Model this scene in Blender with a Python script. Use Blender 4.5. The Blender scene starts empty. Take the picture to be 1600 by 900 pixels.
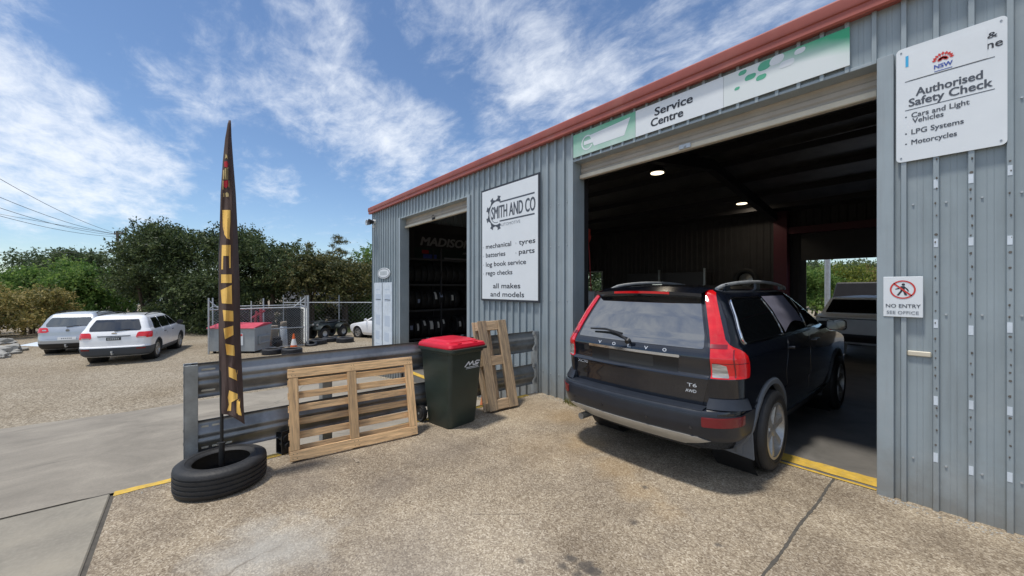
import bpy, bmesh, math, random
import numpy as np
from mathutils import Vector, Matrix

random.seed(7); RNG = np.random.default_rng(11)
S = bpy.context.scene
COL = S.collection
PI = math.pi

# ---------------------------------------------------------------- camera, sky, sun, exposure
CAM_H = 1.70
YAW = math.radians(50.09)          # building axes: +X along the front wall, +Y into the garage
cd = bpy.data.cameras.new('camera'); cam = bpy.data.objects.new('camera', cd); COL.objects.link(cam)
cam.location = (0, 0, CAM_H); cam.rotation_euler = (math.radians(90), 0, YAW)
cd.sensor_fit = 'HORIZONTAL'; cd.sensor_width = 36; cd.lens = 605/1600*36
cd.clip_start = 0.02; cd.clip_end = 3000
S.camera = cam
FWD = Vector((-math.sin(YAW), math.cos(YAW), 0)); RGT = Vector((math.cos(YAW), math.sin(YAW), 0))

def ray(px, py):
    return FWD + RGT*((px-800)/605) + Vector((0, 0, (449-py)/605))
def at(px, py, z=None, Z=None):
    """photo pixel -> place, on the height z or at the depth Z"""
    r = ray(px, py)
    t = Z if Z is not None else (z-CAM_H)/r.z
    return Vector((0, 0, CAM_H)) + r*t

SUN_DIR = Vector((-0.06, -0.30, 1.0)).normalized()
sun_el = math.asin(SUN_DIR.z); sun_az = math.atan2(SUN_DIR.x, SUN_DIR.y)
w = bpy.data.worlds.new('World'); S.world = w; w.use_nodes = True
nt = w.node_tree; nt.nodes.clear()
def N(nt, t, **kw):
    n = nt.nodes.new(t)
    for k, v in kw.items():
        if k.startswith('i_'): n.inputs[k[2:].replace('_', ' ')].default_value = v
        elif k[0]=='n' and k[1:].isdigit(): n.inputs[int(k[1:])].default_value = v
        else: setattr(n, k, v)
    return n
def L(nt, a, b): nt.links.new(a, b)
def math_node(nt, op, a, b=None, c=None, clamp=False):
    n = nt.nodes.new('ShaderNodeMath'); n.operation = op; n.use_clamp = clamp
    for i, v in enumerate((a, b, c)):
        if v is None: continue
        if isinstance(v, (int, float)): n.inputs[i].default_value = v
        else: L(nt, v, n.inputs[i])
    return n.outputs[0]

SKY_STRENGTH = 0.112
SUN_STRENGTH = 2.9
sky = N(nt, 'ShaderNodeTexSky', sky_type='NISHITA', sun_disc=False, sun_elevation=sun_el,
        sun_rotation=sun_az % (2*PI), altitude=50, air_density=1.0, dust_density=0.25, ozone_density=2.0)
tc = N(nt, 'ShaderNodeTexCoord')
nrm = N(nt, 'ShaderNodeVectorMath', operation='NORMALIZE'); L(nt, tc.outputs['Generated'], nrm.inputs[0])
sep = N(nt, 'ShaderNodeSeparateXYZ'); L(nt, nrm.outputs[0], sep.inputs[0])
zz = math_node(nt, 'ADD', math_node(nt, 'MAXIMUM', sep.outputs[2], 0.0), 0.16)
inv = math_node(nt, 'DIVIDE', 1.0, zz)
cmb = N(nt, 'ShaderNodeCombineXYZ')
L(nt, math_node(nt, 'MULTIPLY', sep.outputs[0], inv), cmb.inputs[0])
L(nt, math_node(nt, 'MULTIPLY', sep.outputs[1], inv), cmb.inputs[1])
def cloud_noise(rot, sx, sy, scale, detail, rough, dist, off):
    m = N(nt, 'ShaderNodeMapping'); L(nt, cmb.outputs[0], m.inputs[0])
    m.inputs['Rotation'].default_value = (0, 0, rot); m.inputs['Scale'].default_value = (sx, sy, 1); m.inputs['Location'].default_value = off
    n = N(nt, 'ShaderNodeTexNoise', noise_dimensions='3D'); L(nt, m.outputs[0], n.inputs['Vector'])
    n.inputs['Scale'].default_value = scale; n.inputs['Detail'].default_value = detail
    n.inputs['Roughness'].default_value = rough; n.inputs['Distortion'].default_value = dist
    return n.outputs[0]
# where the cloud banks lie in the sky: directions, angular size, weight
CLOUDS = [(20,215,.17,.72),(110,245,.13,.72),(190,268,.12,.66),(250,285,.08,.32),(60,300,.16,.32),(190,320,.16,.30),(320,325,.16,.28),
 (430,272,.07,.52),(395,268,.06,.42),(300,250,.06,.30),(270,170,.09,.30),(300,110,.14,.40),(360,70,.12,.42),(395,115,.14,.45),(470,130,.15,.50),
 (540,170,.15,.58),(600,205,.14,.60),(660,235,.14,.58),(720,265,.12,.50),(560,250,.10,.40),(620,290,.12,.42),(330,10,.10,.30),(240,50,.12,.26),
 (500,25,.12,.55),(530,60,.06,.36),(450,0,.12,.30),(620,15,.08,.30),(720,30,.16,.46),(800,90,.17,.52),(850,150,.16,.62),(930,130,.15,.56),
 (800,205,.12,.56),(1000,90,.16,.44),(1100,30,.18,.50),(1180,20,.16,.55),(900,30,.15,.42),(510,370,.16,.22),(450,350,.12,.26),(560,365,.1,.34),(60,360,.25,.2)]
CLOUD_DIRS = [((-.55,-.51,.67), .6, .72), ((-.75,-.45,.48), .4, .55), ((-.35,-.62,.70), .45, .66)]
acc = None
for d, ang, wt in [(ray(px, py), ang, wt) for px, py, ang, wt in CLOUDS]+[(Vector(d), a, w_) for d, a, w_ in CLOUD_DIRS]:
    d = d.normalized()
    dp = N(nt, 'ShaderNodeVectorMath', operation='DOT_PRODUCT'); L(nt, nrm.outputs[0], dp.inputs[0]); dp.inputs[1].default_value = d
    mr = N(nt, 'ShaderNodeMapRange', interpolation_type='SMOOTHSTEP'); L(nt, dp.outputs['Value'], mr.inputs[0])
    mr.inputs[1].default_value = math.cos(ang*1.25); mr.inputs[2].default_value = 1.0
    mr.inputs[3].default_value = 0.0; mr.inputs[4].default_value = wt
    acc = mr.outputs[0] if acc is None else math_node(nt, 'MAXIMUM', acc, mr.outputs[0])
# the half of the sky behind the photographer: broken bright cloud
dpb = N(nt, 'ShaderNodeVectorMath', operation='DOT_PRODUCT'); L(nt, nrm.outputs[0], dpb.inputs[0]); dpb.inputs[1].default_value = (-FWD + Vector((0, 0, .95))).normalized()
mrb = N(nt, 'ShaderNodeMapRange', interpolation_type='SMOOTHSTEP'); L(nt, dpb.outputs['Value'], mrb.inputs[0])
mrb.inputs[1].default_value = .1; mrb.inputs[2].default_value = .55; mrb.inputs[3].default_value = 0; mrb.inputs[4].default_value = .56
acc = math_node(nt, 'MAXIMUM', acc, mrb.outputs[0])
streak_dir = ray(720, 265)/max(ray(720, 265).z+.16, .1) - ray(330, 10)/(ray(330, 10).z+.16)
srot = -math.atan2(streak_dir.y, streak_dir.x)
n1 = cloud_noise(srot, 1.0, 1.9, 1.9, 12, .60, .25, (3.1, 1.7, 0))
n2 = cloud_noise(0.4, 1.0, 1.3, 5.5, 10, .66, .5, (0.3, 4.2, 2))
n3 = cloud_noise(srot+.15, 1.0, 2.2, 5.5, 12, .66, .4, (7.3, .2, 5))
nn = math_node(nt, 'ADD', math_node(nt, 'MULTIPLY', n1, .42), math_node(nt, 'ADD', math_node(nt, 'MULTIPLY', n2, .33), math_node(nt, 'MULTIPLY', n3, .25)))
cov = math_node(nt, 'ADD', nn, math_node(nt, 'MULTIPLY', acc, .50))
cm = N(nt, 'ShaderNodeMapRange', interpolation_type='SMOOTHSTEP'); L(nt, cov, cm.inputs[0])
cm.inputs[1].default_value = .64; cm.inputs[2].default_value = .98; cm.inputs[3].default_value = 0; cm.inputs[4].default_value = .92
gain = N(nt, 'ShaderNodeMix', data_type='RGBA', blend_type='MULTIPLY'); gain.inputs[0].default_value = 1.0
L(nt, sky.outputs[0], gain.inputs[6]); gain.inputs[7].default_value = (.92, 1.0, 1.09, 1)
mix = N(nt, 'ShaderNodeMix', data_type='RGBA'); L(nt, cm.outputs[0], mix.inputs[0]); L(nt, gain.outputs[2], mix.inputs[6])
mix.inputs[7].default_value = (7.6, 8.0, 8.6, 1)
bg = N(nt, 'ShaderNodeBackground'); L(nt, mix.outputs[2], bg.inputs[0]); bg.inputs[1].default_value = SKY_STRENGTH
wo = N(nt, 'ShaderNodeOutputWorld'); L(nt, bg.outputs[0], wo.inputs[0])

sl = bpy.data.lights.new('sun', 'SUN'); sl.energy = SUN_STRENGTH; sl.angle = math.radians(6); sl.color = (1.0, .955, .88)
so = bpy.data.objects.new('sun', sl); COL.objects.link(so); so.rotation_euler = SUN_DIR.to_track_quat('Z', 'Y').to_euler(); so.location = (0, 0, 30)
S.view_settings.view_transform = 'Standard'; S.view_settings.look = 'None'; S.view_settings.gamma = 1.0
S.view_settings.exposure = 0.2; S.view_settings.use_curve_mapping = False
S.render.engine = 'CYCLES'; S.cycles.max_bounces = 7; S.cycles.diffuse_bounces = 3; S.cycles.glossy_bounces = 3; S.cycles.transparent_max_bounces = 8
S.cycles.use_denoising = True; S.cycles.sample_clamp_indirect = 6.0

# ---------------------------------------------------------------- materials
def mat(name, col, rough=.6, metal=0.0, var=0.0, vscale=6.0, bump=0.0, bscale=40.0, coat=0.0, spec=.5, ior=None, var2=None, emit=None, stretch=None, dirt=None, objvar=0, streak=None):
    m = bpy.data.materials.new(name); m.use_nodes = True
    t = m.node_tree; b = t.nodes['Principled BSDF']
    b.inputs['Base Color'].default_value = (*col, 1); b.inputs['Roughness'].default_value = rough; b.inputs['Metallic'].default_value = metal
    b.inputs['Specular IOR Level'].default_value = spec
    if ior: b.inputs['IOR'].default_value = ior
    if coat: b.inputs['Coat Weight'].default_value = coat; b.inputs['Coat Roughness'].default_value = .03
    if emit: b.inputs['Emission Color'].default_value = (*emit[:3], 1); b.inputs['Emission Strength'].default_value = emit[3]
    if var or bump or dirt:
        c = N(t, 'ShaderNodeTexCoord'); src = c.outputs['Object']
        if stretch:
            mp = N(t, 'ShaderNodeMapping'); L(t, src, mp.inputs[0]); mp.inputs['Scale'].default_value = stretch; src = mp.outputs[0]
    if var:
        n = N(t, 'ShaderNodeTexNoise'); L(t, src, n.inputs['Vector']); n.inputs['Scale'].default_value = vscale; n.inputs['Detail'].default_value = 8; n.inputs['Roughness'].default_value = .62
        r = N(t, 'ShaderNodeMapRange'); L(t, n.outputs[0], r.inputs[0]); r.inputs[1].default_value = .3; r.inputs[2].default_value = .7
        x = N(t, 'ShaderNodeMix', data_type='RGBA'); L(t, r.outputs[0], x.inputs[0])
        a = [max(0, v*(1-var)) for v in col]; bb = var2 if var2 else [min(1, v*(1+var)) for v in col]
        x.inputs[6].default_value = (*a, 1); x.inputs[7].default_value = (*bb, 1)
        out = x.outputs[2]
        if objvar:
            oi = N(t, 'ShaderNodeObjectInfo'); mr = N(t, 'ShaderNodeMapRange'); L(t, oi.outputs['Random'], mr.inputs[0]); mr.inputs[3].default_value = 1-objvar*.5; mr.inputs[4].default_value = 1+objvar
            y = N(t, 'ShaderNodeMix', data_type='RGBA', blend_type='MULTIPLY'); y.inputs[0].default_value = 1; L(t, out, y.inputs[6]); L(t, mr.outputs[0], y.inputs[7]); out = y.outputs[2]
        if streak:
            mp2 = N(t, 'ShaderNodeMapping'); L(t, c.outputs['Object'], mp2.inputs[0]); mp2.inputs['Scale'].default_value = (9, 9, .5)
            n3_ = N(t, 'ShaderNodeTexNoise'); L(t, mp2.outputs[0], n3_.inputs['Vector']); n3_.inputs['Scale'].default_value = 1.6; n3_.inputs['Detail'].default_value = 7; n3_.inputs['Roughness'].default_value = .65
            r3 = N(t, 'ShaderNodeMapRange'); L(t, n3_.outputs[0], r3.inputs[0]); r3.inputs[1].default_value = .50; r3.inputs[2].default_value = .78; r3.inputs[4].default_value = .55
            y = N(t, 'ShaderNodeMix', data_type='RGBA'); L(t, r3.outputs[0], y.inputs[0]); L(t, out, y.inputs[6]); y.inputs[7].default_value = (*streak, 1); out = y.outputs[2]
            sz = N(t, 'ShaderNodeSeparateXYZ'); L(t, c.outputs['Object'], sz.inputs[0])
            n4 = N(t, 'ShaderNodeTexNoise'); L(t, c.outputs['Object'], n4.inputs['Vector']); n4.inputs['Scale'].default_value = 5; n4.inputs['Detail'].default_value = 8; n4.inputs['Roughness'].default_value = .7
            q4 = math_node(t, 'ADD', sz.outputs[2], math_node(t, 'MULTIPLY', n4.outputs[0], -.7))
            r4 = N(t, 'ShaderNodeMapRange'); L(t, q4, r4.inputs[0]); r4.inputs[1].default_value = -.32; r4.inputs[2].default_value = .12; r4.inputs[3].default_value = .55; r4.inputs[4].default_value = 0
            y = N(t, 'ShaderNodeMix', data_type='RGBA'); L(t, r4.outputs[0], y.inputs[0]); L(t, out, y.inputs[6]); y.inputs[7].default_value = (.20,.175,.14,1); out = y.outputs[2]
        if dirt:
            n2 = N(t, 'ShaderNodeTexNoise'); L(t, src, n2.inputs['Vector']); n2.inputs['Scale'].default_value = dirt[3]; n2.inputs['Detail'].default_value = 10; n2.inputs['Roughness'].default_value = .7
            r2 = N(t, 'ShaderNodeMapRange'); L(t, n2.outputs[0], r2.inputs[0]); r2.inputs[1].default_value = dirt[5] if len(dirt) > 5 else .52; r2.inputs[2].default_value = (dirt[5]+.2) if len(dirt) > 5 else .74; r2.inputs[4].default_value = dirt[4] if len(dirt) > 4 else .7
            y = N(t, 'ShaderNodeMix', data_type='RGBA'); L(t, r2.outputs[0], y.inputs[0]); L(t, out, y.inputs[6]); y.inputs[7].default_value = (*dirt[:3], 1); out = y.outputs[2]
        L(t, out, b.inputs['Base Color'])
        rr = math_node(t, 'ADD', math_node(t, 'MULTIPLY', n.outputs[0], .25), rough-.12); L(t, rr, b.inputs['Roughness'])
    if bump:
        n = N(t, 'ShaderNodeTexNoise'); L(t, src, n.inputs['Vector']); n.inputs['Scale'].default_value = bscale; n.inputs['Detail'].default_value = 5
        bp = N(t, 'ShaderNodeBump'); bp.inputs['Strength'].default_value = bump; bp.inputs['Distance'].default_value = .01; L(t, n.outputs[0], bp.inputs['Height']); L(t, bp.outputs[0], b.inputs['Normal'])
    return m

M = {}
M['wall'] = mat('blue_grey_sheet', (.300,.350,.375), .42, .0, .10, 1.3, .10, 2.2, spec=.45, dirt=(.37,.40,.41,2.2,.5), streak=(.20,.225,.235))
M['trim'] = mat('blue_grey_trim', (.32,.37,.395), .42, 0, .10, 2.0, .06, 3, dirt=(.37,.38,.38,3.0,.5), streak=(.23,.25,.26))
M['fascia'] = mat('red_fascia', (.35,.088,.066), .5, 0, .14, 2.5, dirt=(.40,.16,.12,1.6,.5))
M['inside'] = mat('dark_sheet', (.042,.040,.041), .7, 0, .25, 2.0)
M['insul'] = mat('foil_insulation', (.11,.105,.10), .5, .3, .35, 3.0, .5, 9.0)
M['steel_dark'] = mat('dark_steel', (.03,.028,.03), .55, .2, .2, 6)
M['maroon'] = mat('maroon_steel', (.085,.008,.02), .5, 0, .15, 4)
M['curtain'] = mat('roller_curtain', (.42,.37,.31), .5, 0, .12, 3.0, dirt=(.22,.20,.19,2.5,.5))
M['cream'] = mat('cream_bar', (.62,.56,.44), .5, 0, .12, 4)
M['galv'] = mat('galvanised_steel', (.34,.36,.37), .42, .75, .28, 5.0, .05, 30, dirt=(.16,.15,.15,4.0,.6))
M['galv_rail'] = mat('weathered_rail', (.27,.275,.28), .40, .75, .45, 3.0, .08, 25, dirt=(.075,.07,.065,3.0,.75))
M['glue'] = mat('old_glue', (.13,.115,.10), .8, 0, .3, 30)
M['galv_light'] = mat('bright_galvanised', (.50,.52,.53), .45, .5, .15, 9)
M['wood'] = mat('pallet_pine', (.62,.40,.205), .75, 0, .34, 2.2, .4, 9, objvar=.34, stretch=(1,16,16), dirt=(.22,.15,.095,2.6,.85,.47))
M['wood_up'] = mat('pallet_pine_upright', (.60,.385,.195), .75, 0, .34, 2.2, .4, 9, objvar=.34, stretch=(16,1,16), dirt=(.21,.145,.095,2.6,.85,.47))
M['wood2'] = mat('grey_pallet_pine', (.50,.36,.22), .8, 0, .36, 2.2, .45, 9, objvar=.34, stretch=(16,1,16), dirt=(.15,.12,.10,2.4,.9,.45))
M['wood2_flat'] = mat('grey_pallet_pine_block', (.47,.33,.20), .8, 0, .36, 2.2, .45, 9, objvar=.34, stretch=(1,16,16), dirt=(.13,.105,.085,1.5,.75))
M['rubber'] = mat('tyre_rubber', (.018,.018,.019), .62, 0, .3, 14, .25, 60, dirt=(.05,.045,.04,5,.5))
M['rubber_old'] = mat('dusty_tyre_rubber', (.022,.023,.027), .6, 0, .3, 9, .15, 50, dirt=(.055,.05,.045,4,.6))
M['black'] = mat('black_plastic', (.012,.012,.013), .45, 0, .15, 10)
M['bin_green'] = mat('dark_green_plastic', (.030,.043,.034), .42, 0, .18, 4, .05, 60, dirt=(.045,.05,.045,3,.35))
M['bin_red'] = mat('red_plastic', (.62,.012,.035), .38, 0, .12, 5, dirt=(.45,.02,.03,5,.4))
M['white_sign'] = mat('white_sign_sheet', (.74,.77,.79), .38, 0, .03, 3, dirt=(.66,.68,.69,4,.3))
M['white_old'] = mat('weathered_white_panel', (.62,.68,.74), .5, 0, .12, 6, dirt=(.45,.52,.60,5,.6))
M['ink'] = mat('dark_ink', (.028,.03,.04), .5)
M['grey_ink'] = mat('grey_ink', (.20,.22,.25), .5)
M['slate_ink'] = mat('slate_ink', (.075,.085,.105), .5)
M['sign_red'] = mat('sign_red', (.62,.045,.035), .45)
M['sign_blue'] = mat('sign_blue', (.05,.09,.40), .45)
M['cyan'] = mat('cyan_sticker', (.06,.42,.72), .4)
M['green_sign'] = mat('green_sign_ink', (.05,.36,.19), .4, 0, .1, 3)
M['green_pale'] = mat('pale_green_sign_ink', (.30,.62,.46), .4, 0, .25, 5)
M['navy'] = mat('dark_navy_car_paint', (.0075,.0105,.019), .2, .3, coat=1.0)
M['navy_trim'] = mat('navy_bumper_plastic', (.019,.023,.032), .34, 0, .12, 9)
M['grey_trim'] = mat('grey_flare_plastic', (.12,.13,.145), .5, 0, .1, 9)
M['glass'] = mat('dark_tinted_glass', (.004,.005,.006), .02, 0, spec=.9, ior=1.75)
M['glass_rear'] = mat('tinted_rear_glass', (.010,.012,.014), .02, 0, ior=3.2)
M['glass_mid'] = mat('far_rear_glass', (.006,.007,.008), .02, 0, ior=2.1)
M['glass_pale'] = mat('pale_rear_glass', (.05,.06,.06), .03, 0, ior=2.3)
M['lens_red'] = mat('red_lamp_lens', (.62,.006,.010), .12, 0, coat=1.0, emit=(.7,.004,.008,.16))
M['lens_red'] = mat('red_lamp_lens', (.56,.004,.008), .10, 0, .22, 5, coat=1.0, emit=(.7,.004,.008,.14), var2=(.68,.012,.014), stretch=(1,1,2))
M['lens_dark'] = mat('dark_red_reflector', (.19,.004,.012), .25, 0, coat=.6)
M['lens_white'] = mat('clear_lamp_lens', (.50,.48,.45), .12, .4, .55, 5, .4, 14, coat=1.0, stretch=(1,1,6))
M['chrome'] = mat('chrome', (.72,.74,.77), .12, 1.0)
M['badge'] = mat('bright_badge', (.62,.64,.67), .35, .2)
M['silver'] = mat('silver_plastic', (.50,.49,.46), .42, .25, .1, 8)
M['alloy'] = mat('alloy_rim', (.43,.42,.40), .36, .7, .15, 20)
M['shade_cloth'] = mat('mauve_sunshade_cloth', (.15,.145,.19), .85, 0, .1, 20)
M['car_white'] = mat('white_car_paint', (.92,.92,.92), .3, 0, .02, 2, coat=.8)
M['car_silver'] = mat('silver_car_paint', (.50,.53,.56), .32, .45, .03, 2, coat=.8)
M['car_old'] = mat('faded_white_paint', (.85,.87,.88), .5, 0, .08, 3)
M['cladding'] = mat('grey_lower_cladding', (.055,.065,.08), .55)
M['plate_white'] = mat('white_plate', (.7,.7,.68), .4)
M['plate_black'] = mat('black_plate', (.02,.02,.022), .4)
M['plate_blank'] = mat('dim_blank_plate', (.035,.035,.034), .5)
M['brown_cloth'] = mat('dark_brown_flag_cloth', (.085,.052,.042), .85, 0, .2, 8)
M['yellow_print'] = mat('yellow_flag_print', (.95,.56,.13), .8, 0, .08, 10)
M['cream_print'] = mat('cream_flag_print', (.48,.36,.16), .8)
M['red_print'] = mat('red_flag_print', (.45,.02,.03), .8)
M['yellow_paint'] = mat('worn_yellow_paint', (.62,.40,.06), .75, 0, .2, 12, .2, 90, dirt=(.30,.25,.15,14,.8))
M['joint'] = mat('dark_joint', (.085,.076,.063), .9, 0, .3, 20)
M['bark'] = mat('grey_brown_bark', (.10,.075,.055), .9, 0, .3, 12, .5, 30)
M['pole_wood'] = mat('grey_pole_timber', (.16,.13,.11), .85, 0, .2, 5)
M['skip_grey'] = mat('grey_painted_steel', (.36,.385,.395), .5, .2, .15, 3, dirt=(.14,.12,.10,3,.5))
M['skip_red'] = mat('faded_red_lid', (.55,.06,.09), .5, 0, .15, 4, dirt=(.55,.2,.2,5,.5))
M['cone_orange'] = mat('orange_cone_plastic', (.72,.13,.02), .5)
M['cone_white'] = mat('white_cone_band', (.75,.74,.72), .5)
M['red_steel'] = mat('faded_red_steel', (.34,.035,.05), .5, 0, .2, 6)
M['dark_olive'] = mat('dark_quad_plastic', (.022,.03,.028), .38, 0, .2, 8)
M['rock'] = mat('pale_rock', (.33,.32,.29), .85, 0, .3, 4, .5, 12)
M['lamp'] = mat('lit_lamp_face', (.9,.85,.7), .5, emit=(1.0,.84,.58,2.6))
M['banner_dark'] = mat('black_banner', (.02,.02,.022), .6)
M['banner_green'] = mat('dark_green_banner', (.012,.035,.028), .6)
M['banner_text'] = mat('grey_banner_print', (.32,.32,.33), .6)
M['label_white'] = mat('white_tyre_label', (.75,.74,.70), .6)
M['label_blue'] = mat('blue_tyre_label', (.30,.36,.52), .6)
M['shelf'] = mat('dark_shelf_steel', (.06,.06,.065), .5, .2)
M['tool_red'] = mat('red_tool_cabinet', (.26,.02,.025), .45)
M['tool_grey'] = mat('pale_grey_enamel', (.35,.37,.40), .5)
M['ext_wall'] = mat('far_pale_wall', (.55,.55,.54), .7)
M['orange'] = mat('orange_plastic', (.55,.16,.05), .5)
M['window'] = mat('pale_window_frame', (.42,.46,.44), .5)
M['tan'] = mat('tan_cloth', (.33,.27,.2), .8, 0, .2, 8)
M['white_paint'] = mat('white_painted_metal', (.72,.72,.70), .5, 0, .08, 5)

def leaf_mat(name, a, b, c, trans=.35):
    m = bpy.data.materials.new(name); m.use_nodes = True; t = m.node_tree; t.nodes.clear()
    g = N(t, 'ShaderNodeNewGeometry'); tc = N(t, 'ShaderNodeTexCoord')
    n = N(t, 'ShaderNodeTexNoise'); L(t, tc.outputs['Object'], n.inputs['Vector']); n.inputs['Scale'].default_value = 1.1; n.inputs['Detail'].default_value = 3
    f = math_node(t, 'ADD', math_node(t, 'MULTIPLY', n.outputs[0], .9), math_node(t, 'MULTIPLY', g.outputs['Random Per Island'], .55))
    cr = N(t, 'ShaderNodeValToRGB'); L(t, f, cr.inputs[0]); e = cr.color_ramp.elements
    e[0].position = .42; e[0].color = (*a, 1); e[1].position = .95; e[1].color = (*c, 1); k = e.new(.68); k.color = (*b, 1)
    d = N(t, 'ShaderNodeBsdfPrincipled'); L(t, cr.outputs[0], d.inputs['Base Color']); d.inputs['Roughness'].default_value = .55; d.inputs['Specular IOR Level'].default_value = .35
    tr = N(t, 'ShaderNodeBsdfTranslucent'); L(t, cr.outputs[0], tr.inputs[0])
    mx = N(t, 'ShaderNodeMixShader'); mx.inputs[0].default_value = trans; L(t, d.outputs[0], mx.inputs[1]); L(t, tr.outputs[0], mx.inputs[2])
    o = N(t, 'ShaderNodeOutputMaterial'); L(t, mx.outputs[0], o.inputs[0])
    return m
M['leaf_dark'] = leaf_mat('dark_evergreen_leaves', (.020,.034,.014), (.050,.078,.027), (.13,.165,.060))
M['leaf_olive'] = leaf_mat('olive_leaves', (.032,.044,.016), (.082,.098,.032), (.20,.17,.06))
M['leaf_green'] = leaf_mat('fresh_green_leaves', (.05,.11,.022), (.115,.21,.045), (.22,.31,.075), .5)
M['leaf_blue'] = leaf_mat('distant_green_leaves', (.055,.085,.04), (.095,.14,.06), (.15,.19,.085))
M['leaf_orange'] = leaf_mat('bronze_shrub_leaves', (.07,.085,.022), (.21,.19,.055), (.47,.37,.14), .4)
M['leaf_yellow'] = leaf_mat('yellow_green_leaves', (.06,.10,.02), (.14,.19,.03), (.26,.27,.05), .5)
M['weed'] = leaf_mat('weed_blades', (.06,.08,.02), (.14,.15,.04), (.24,.20,.07), .4)
M['grass'] = leaf_mat('verge_grass', (.05,.08,.02), (.09,.13,.03), (.14,.16,.05), .4)

# ---------------------------------------------------------------- object helpers
def tag(o, label=None, cat=None, group=None, kind=None):
    if label: o['label'] = label
    if cat: o['category'] = cat
    if group: o['group'] = group
    if kind: o['kind'] = kind
    return o
def thing(name, label, cat, loc=(0, 0, 0), rz=0.0, group=None):
    o = bpy.data.objects.new(name, None); COL.objects.link(o); o.empty_display_size = .2
    o.location = loc; o.rotation_euler = (0, 0, rz)
    return tag(o, label, cat, group)
def link(name, me, m, parent=None):
    o = bpy.data.objects.new(name, me); COL.objects.link(o)
    if m is not None and not me.materials: me.materials.append(m)
    if parent is not None: o.parent = parent
    return o
def copy_tree(o, parent=None):
    c = o.copy(); COL.objects.link(c)
    if parent is not None: c.parent = parent
    for ch in list(o.children): copy_tree(ch, c)
    return c

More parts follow.
